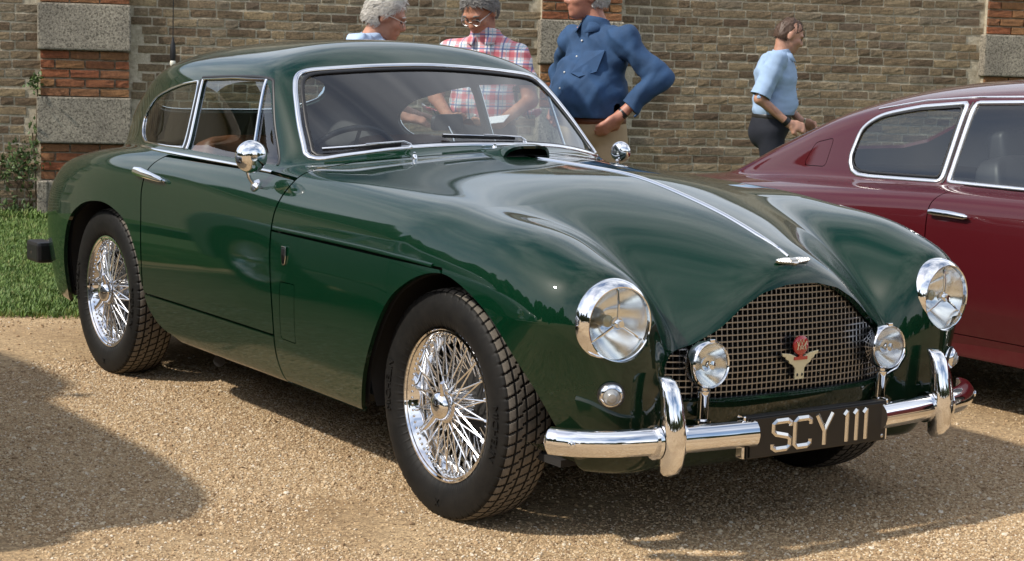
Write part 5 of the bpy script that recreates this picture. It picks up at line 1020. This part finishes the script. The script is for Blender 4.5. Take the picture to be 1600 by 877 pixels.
    q = (hv-H)@RH; keep = np.minimum.reduce([q[:, 2]+.055-.9*np.maximum(q[:, 0]+.01, 0)*0, -(q[:, 0]-.030-np.clip(q[:, 2]-.035, -.06, .06)*.75)])
    if bald: keep = np.minimum(keep, -(q[:, 2]-.075+1.1*np.maximum(-q[:, 0]-.05, 0)+bald*0) if bald > .5 else keep)
    ear = np.hypot(q[:, 0]+.006, q[:, 2]+.012)-.034; keep = np.where(np.abs(q[:, 1]) > .06, np.minimum(keep, ear), keep)
    M_ = clip((hv, hn_, ht), keep); ho = link('hair', mesh('hair', M_[0]-M_[1]*.006, M_[2], mats_['hair'], True), e)
    r = np.random.default_rng(seed+9); ii = r.integers(0, len(M_[0]), nstr); comb = unit(-f*.75-u_*.55+l_*.25); sm = MB(); nn = M_[1][ii]; pp = M_[0][ii]; dd = comb+r.normal(size=(nstr, 3))*.28-np.array([0, 0, .25]); dd -= nn*(dd*nn).sum(1)[:, None]; dd /= np.linalg.norm(dd, axis=1)[:, None]
    ln = (.018+hair*1.6)*r.uniform(.6, 1.4, nstr)[:, None]; wv = np.cross(nn, dd)*.0016; SV = np.stack([pp-nn*.006-wv, pp-nn*.006+wv, pp+dd*ln*.5+nn*.003+wv, pp+dd*ln*.5+nn*.003-wv, pp+dd*ln-nn*.001+wv*.3, pp+dd*ln-nn*.001-wv*.3], 1).reshape(-1, 3); b = np.arange(nstr)[:, None]*6
    SF = np.concatenate([b+[0, 1, 2, 3], b+[3, 2, 4, 5]]); tag(link('strands', mesh('strands', SV, SF, mats_['hair'], False), ho), kind='stuff')
    # shirt
    ch, pe = J['chest'], J['pel']; mid = (ch+pe)/2
    sh = [ell(ch+[0, 0, .05], (.118*bulk, .185, .17)), ell(mid+[.015+belly*.5, 0, .02], ((.125+belly)*bulk, .165+belly*.5, .22)), ell(pe+[.01+belly*.6, 0, .10], ((.114+belly*.85)*bulk, .160+belly*.4, .12)), cone(ch+[0, 0, .12], J['neck']+[0, 0, .012], .085, .066)]
    for s in 'rl':
        S, E, W = J['sh'+s], J['el'+s], J['wr'+s]; sh += [cone(ch+(S-ch)*.55+[0, 0, .055], S, .070, .062), cone(S, E, .060*(1+(bulk-1)*.8), .054*(1+(bulk-1)*.8))]
        if not short: sh.append(cone(E, E+(W-E)*sleeve, .051, .043))
        else: sh.append(cone(E, E+unit(E-S)*.03, .056, .056))
    v = blob_mesh(sh, .014, .0095, wrinkle(seed+1, fold, 10.5, (1, 1, 1.7)))
    k = np.minimum(v[0][:, 2]-(pe[2]+.072), 1.0); nk = unit(J['neck']-ch)
    k = np.minimum(k, .030-((v[0]-J['neck'])@unit(nk*.9+[-.35, 0, .3])))
    for s in 'rl':
        S, E, W = J['sh'+s], J['el'+s], J['wr'+s]
        if short: cp = S+(E-S)*sleeve; dr = unit(E-S); near = np.linalg.norm(v[0]-cp, axis=1) < .17
        else: cp = E+(W-E)*(sleeve-.12); dr = unit(W-E); near = np.linalg.norm(v[0]-cp, axis=1) < .085
        outside = ((v[0]-cp)@dr); lateral = np.linalg.norm((v[0]-cp)-outside[:, None]*dr, axis=1) < (.085 if short else .062); k = np.where(near & lateral, np.minimum(k, -outside), k)
    M_ = clip(v, k); V, Nn, T = M_; me = mesh('shirt', V, T, mats_['shirt'], True); so = link('shirt', me, e); md = so.modifiers.new('cloth', 'SOLIDIFY'); md.thickness = .006; md.offset = -1
    # collar and buttons
    t = np.linspace(-2.75, 2.75, 29); nb = J['neck']+[.0, 0, -.005]; up = unit(nk+[-.25, 0, .2]); fx = unit(np.cross((0, 1, 0), up)); cv = []
    for q in t: dr = fx*math.cos(q+math.pi)*-1+np.array([0, 1., 0])*math.sin(q+math.pi)*-1; dr = fx*(-math.cos(q))+np.array([0, 1., 0])*math.sin(q); o = abs(q)/2.75; cv += [nb+dr*(.064+.006*o)+up*(.040-.034*o)+fx*.012*o, nb+dr*(.082+.012*o)+up*(.004-.062*o)+fx*.02*o]
    co = MB().add(cv, [(2*i, 2*i+2, 2*i+3, 2*i+1) for i in range(28)]).build('collar', mats_['shirt'], so); md = co.modifiers.new('cloth', 'SOLIDIFY'); md.thickness = .004
    Fs = blob_F(sh, .014)
    for q in range(5):
        z = J['neck'][2]-.09-q*.085; b = bis(lambda a: Fs(a, np.zeros_like(a)+.004, np.zeros_like(a)+z), np.array([.45]), np.array([ch[0]-.02])); MB().ball((b[0]+.013, .004, z), (.005, .006, .006), None, 8, 6).build('button', mats_['button'], so)
    if belly > .08:
        yz = [(.045, .0), (.15, .01), (.152, -.105), (.10, -.135), (.05, -.115)]; pv = []
        for a, b in yz: z = ch[2]+.075+b; x = bis(lambda q: Fs(q, np.zeros_like(q)+a, np.zeros_like(q)+z), np.array([.45]), np.array([ch[0]-.02]))[0]; pv.append((x+.012, a, z))
        po = MB().add(pv, [tuple(range(5))]).build('breast_pocket', mats_['shirt'], so, False); md = po.modifiers.new('cloth', 'SOLIDIFY'); md.thickness = .008
    # trousers, belt, shoes
    tr = [ell(pe+[belly*.35, 0, .02], ((.122+belly*.62)*bulk**.7, .168+belly*.3, .14)), ell(pe+[-.03, 0, -.06], (.122*bulk**.4, .158+belly*.2, .13))]
    for y in (-1, 1): hip = pe+[0, y*.085, -.06]; kn = np.array([hip[0]*.5+.03, y*.105, .50]); an = np.array([-.01, y*.115, .10]); tr += [cone(hip, kn, .098, .078), cone(kn, an, .076, .066)]
    v = blob_mesh(tr, .014, .011, wrinkle(seed+2, .007, 6.0, (1, 1, .6))); M_ = clip(v, np.minimum((pe[2]+.080)-v[0][:, 2], v[0][:, 2]-.045)); link('trousers', mesh('trousers', M_[0], M_[2], mats_['trousers'], True), e)
    Ft = blob_F(tr, .014); a = np.linspace(0, 2*math.pi, 41)[:-1]; zb = pe[2]+.056; rr = bis(lambda r_: Ft(pe[0]+r_*np.cos(a), r_*np.sin(a), np.full_like(a, zb)), np.full(40, .4), np.full(40, .02)); bt = np.stack([pe[0]+rr*np.cos(a), rr*np.sin(a), np.full(40, zb)], 1); nn = np.stack([np.cos(a), np.sin(a), 0*a], 1); MB().strip(bt+nn*.004, nn, .036, .004, True).build('belt', mats_['belt'], e)
    for y in (-1, 1): MB().tube([(-.08, y*.115, .045), (.02, y*.118, .05), (.12, y*.122, .035), (.17, y*.124, .03)], [.035, .043, .042, .025], 10).build('shoe', M_LEATHERK, e)
    return e
SK = [skin('skin_tone', c) for c in ((.46, .235, .155), (.42, .20, .125), (.45, .21, .145), (.47, .255, .175))]
EYE = mat('eye', (.10, .08, .07), .15); LIP = mat('lip', (.26, .09, .075), .5); BTN = mat('button_white', (.6, .6, .58), .3)
def mset(i, shirt, hair_c, tro, belt): return dict(skin=SK[i], shirt=shirt, hair=mat('hair', hair_c, .55), trousers=tro, belt=belt, eye=EYE, lip=LIP, button=BTN)
BR = mat('brown_belt', (.13, .042, .016), .45); BK = mat('black_belt', (.02, .018, .016), .4)
LB = fabric('pale_blue_cotton', (.40, .52, .70)); CB = fabric('chambray_blue', (.020, .060, .140), var=.25); OX = fabric('light_blue_oxford', (.30, .42, .60)); CH_ = fabric('beige_chino', (.42, .31, .18)); NV = fabric('navy_wool', (.008, .010, .018)); GR = fabric('grey_trousers', (.06, .06, .065)); PK = plaid()
person('grey-haired person in pale blue shirt and glasses bending forward behind the coupe roof', 532, 9.4, .961-.1, .955, dict(pel=(-.04, 0, .95), chest=(.10, 0, 1.24), neck=(.155, 0, 1.44), head=(.235, 0, 1.560), shr=(.11, -.19, 1.39), shl=(.11, .19, 1.39), elr=(.16, -.26, 1.12), ell=(.16, .26, 1.12), wrr=(.36, -.2, 1.02), wrl=(.36, .2, 1.02)),
       mset(0, LB, (.52, .49, .44), GR, BK), .010, (.90, .10, -.36), 21, True, True, .02, hands=(('r', (1, .2, -.1), (0, .3, -1), 1, .4), ('l', (1, -.2, -.1), (0, -.3, -1), -1, .4)), sleeve=.85)
person('person in red and blue plaid shirt reading a card behind the windscreen', 748, 9.3, -.855, .955, dict(pel=(-.02, 0, .95), chest=(0, 0, 1.26), neck=(.03, 0, 1.475), head=(.085, -.015, 1.600), shr=(-.01, -.185, 1.365), shl=(-.01, .185, 1.365), elr=(.02, -.27, 1.13), ell=(.02, .27, 1.13), wrr=(.23, -.13, 1.03), wrl=(.23, .15, 1.01)),
       mset(1, PK, (.16, .15, .14), GR, BR), .006, (.80, -.24, -.62), 31, True, True, .03, hands=(('r', (.8, .55, -.05), (.1, .2, .9), -1, .5), ('l', (.75, -.6, -.05), (.1, -.2, .9), 1, .5)), sleeve=.62)
P3 = person('stout person in dark blue shirt and beige trousers with hands on hips', 918, 9.7, -1.47, 1.01, dict(pel=(-.02, 0, .905), chest=(-.01, 0, 1.25), neck=(.01, 0, 1.475), head=(.06, -.03, 1.625), shr=(-.01, -.205, 1.395), shl=(-.01, .205, 1.395), elr=(-.13, -.41, 1.20), ell=(-.12, .365, 1.195), wrr=(.02, -.27, 1.02), wrl=(.035, .25, 1.00)),
       mset(2, CB, (.42, .40, .37), CH_, BR), .004, (.86, -.50, -.06), 41, False, False, .081, hands=(('l', (.62, -.35, -.62), (.2, -.95, .1), 1, .35), ('r', (.62, .35, -.62), (.2, .95, .1), -1, .35)), sleeve=.90)
P4 = person('balding person in light blue shirt and navy trousers walking by the wall', 1199, 12.3, .961-.12, .925, dict(pel=(-.03, 0, .95), chest=(-.02, 0, 1.27), neck=(.02, 0, 1.475), head=(.075, .01, 1.610), shr=(-.02, -.19, 1.42), shl=(-.02, .19, 1.42), elr=(-.13, -.245, 1.14), ell=(.03, .25, 1.13), wrr=(.09, -.19, .965), wrl=(.20, .10, .97)),
       mset(3, OX, (.075, .042, .026), NV, BK), -.007, (.88, .20, -.40), 51, True, False, .0, hands=(('r', (.93, .28, -.25), (.1, .8, -.5), -1, .55), ('l', (.85, -.5, -.25), (.1, -.8, -.4), 1, .55)), bald=0.0, sleeve=.93, bulk=1.28, nstr=500, fold=.012)
def held(parent_loc_px, D, z, dims, name, label, cat, m_, rot=(0, 0, 0)):
    fw = np.array([math.cos(YAW), math.sin(YAW)]); rt = np.array([fw[1], -fw[0]]); xy = CAM[:2]+D*(fw+rt*((parent_loc_px-800)/FPX/math.cos(PITCH))); o = MB().box((0, 0, 0), dims).build(name, m_, None, False, min(dims)*.25); o.location = (xy[0], xy[1], z); o.rotation_euler = rot; tag(o, label, cat); return o
held(768, 8.98, .985, (.16, .11, .004), 'paper_card', 'white card held by the person in the plaid shirt', 'card', mat('white_card', (.75, .76, .78), .6), (.15, .2, -.8))
held(1243, 12.25, .895, (.012, .012, .085), 'pen', 'small pale stick in the hands of the person by the wall', 'stick', mat('pale_plastic', (.6, .5, .42), .4), (.5, .6, .2))
# watches
def cuff(par, a, b, t, m_, r=.031, w_=.018):
    a, b = np.asarray(a, float), np.asarray(b, float); c = a+(b-a)*t; ax = unit(b-a); o = MB().lathe([(-w_/2, r), (-w_/2, r+.004), (w_/2, r+.004), (w_/2, r)], 24, TR(c, rot_to(ax))).build('wrist_watch', m_, par); return o
cuff(P3, (-.12, .365, 1.195), (.035, .25, 1.00), .97, M_BLACK, .028, .026)
cuff(P4, (-.13, -.245, 1.14), (.09, -.19, .965), .92, M_BLACK, .030, .034)
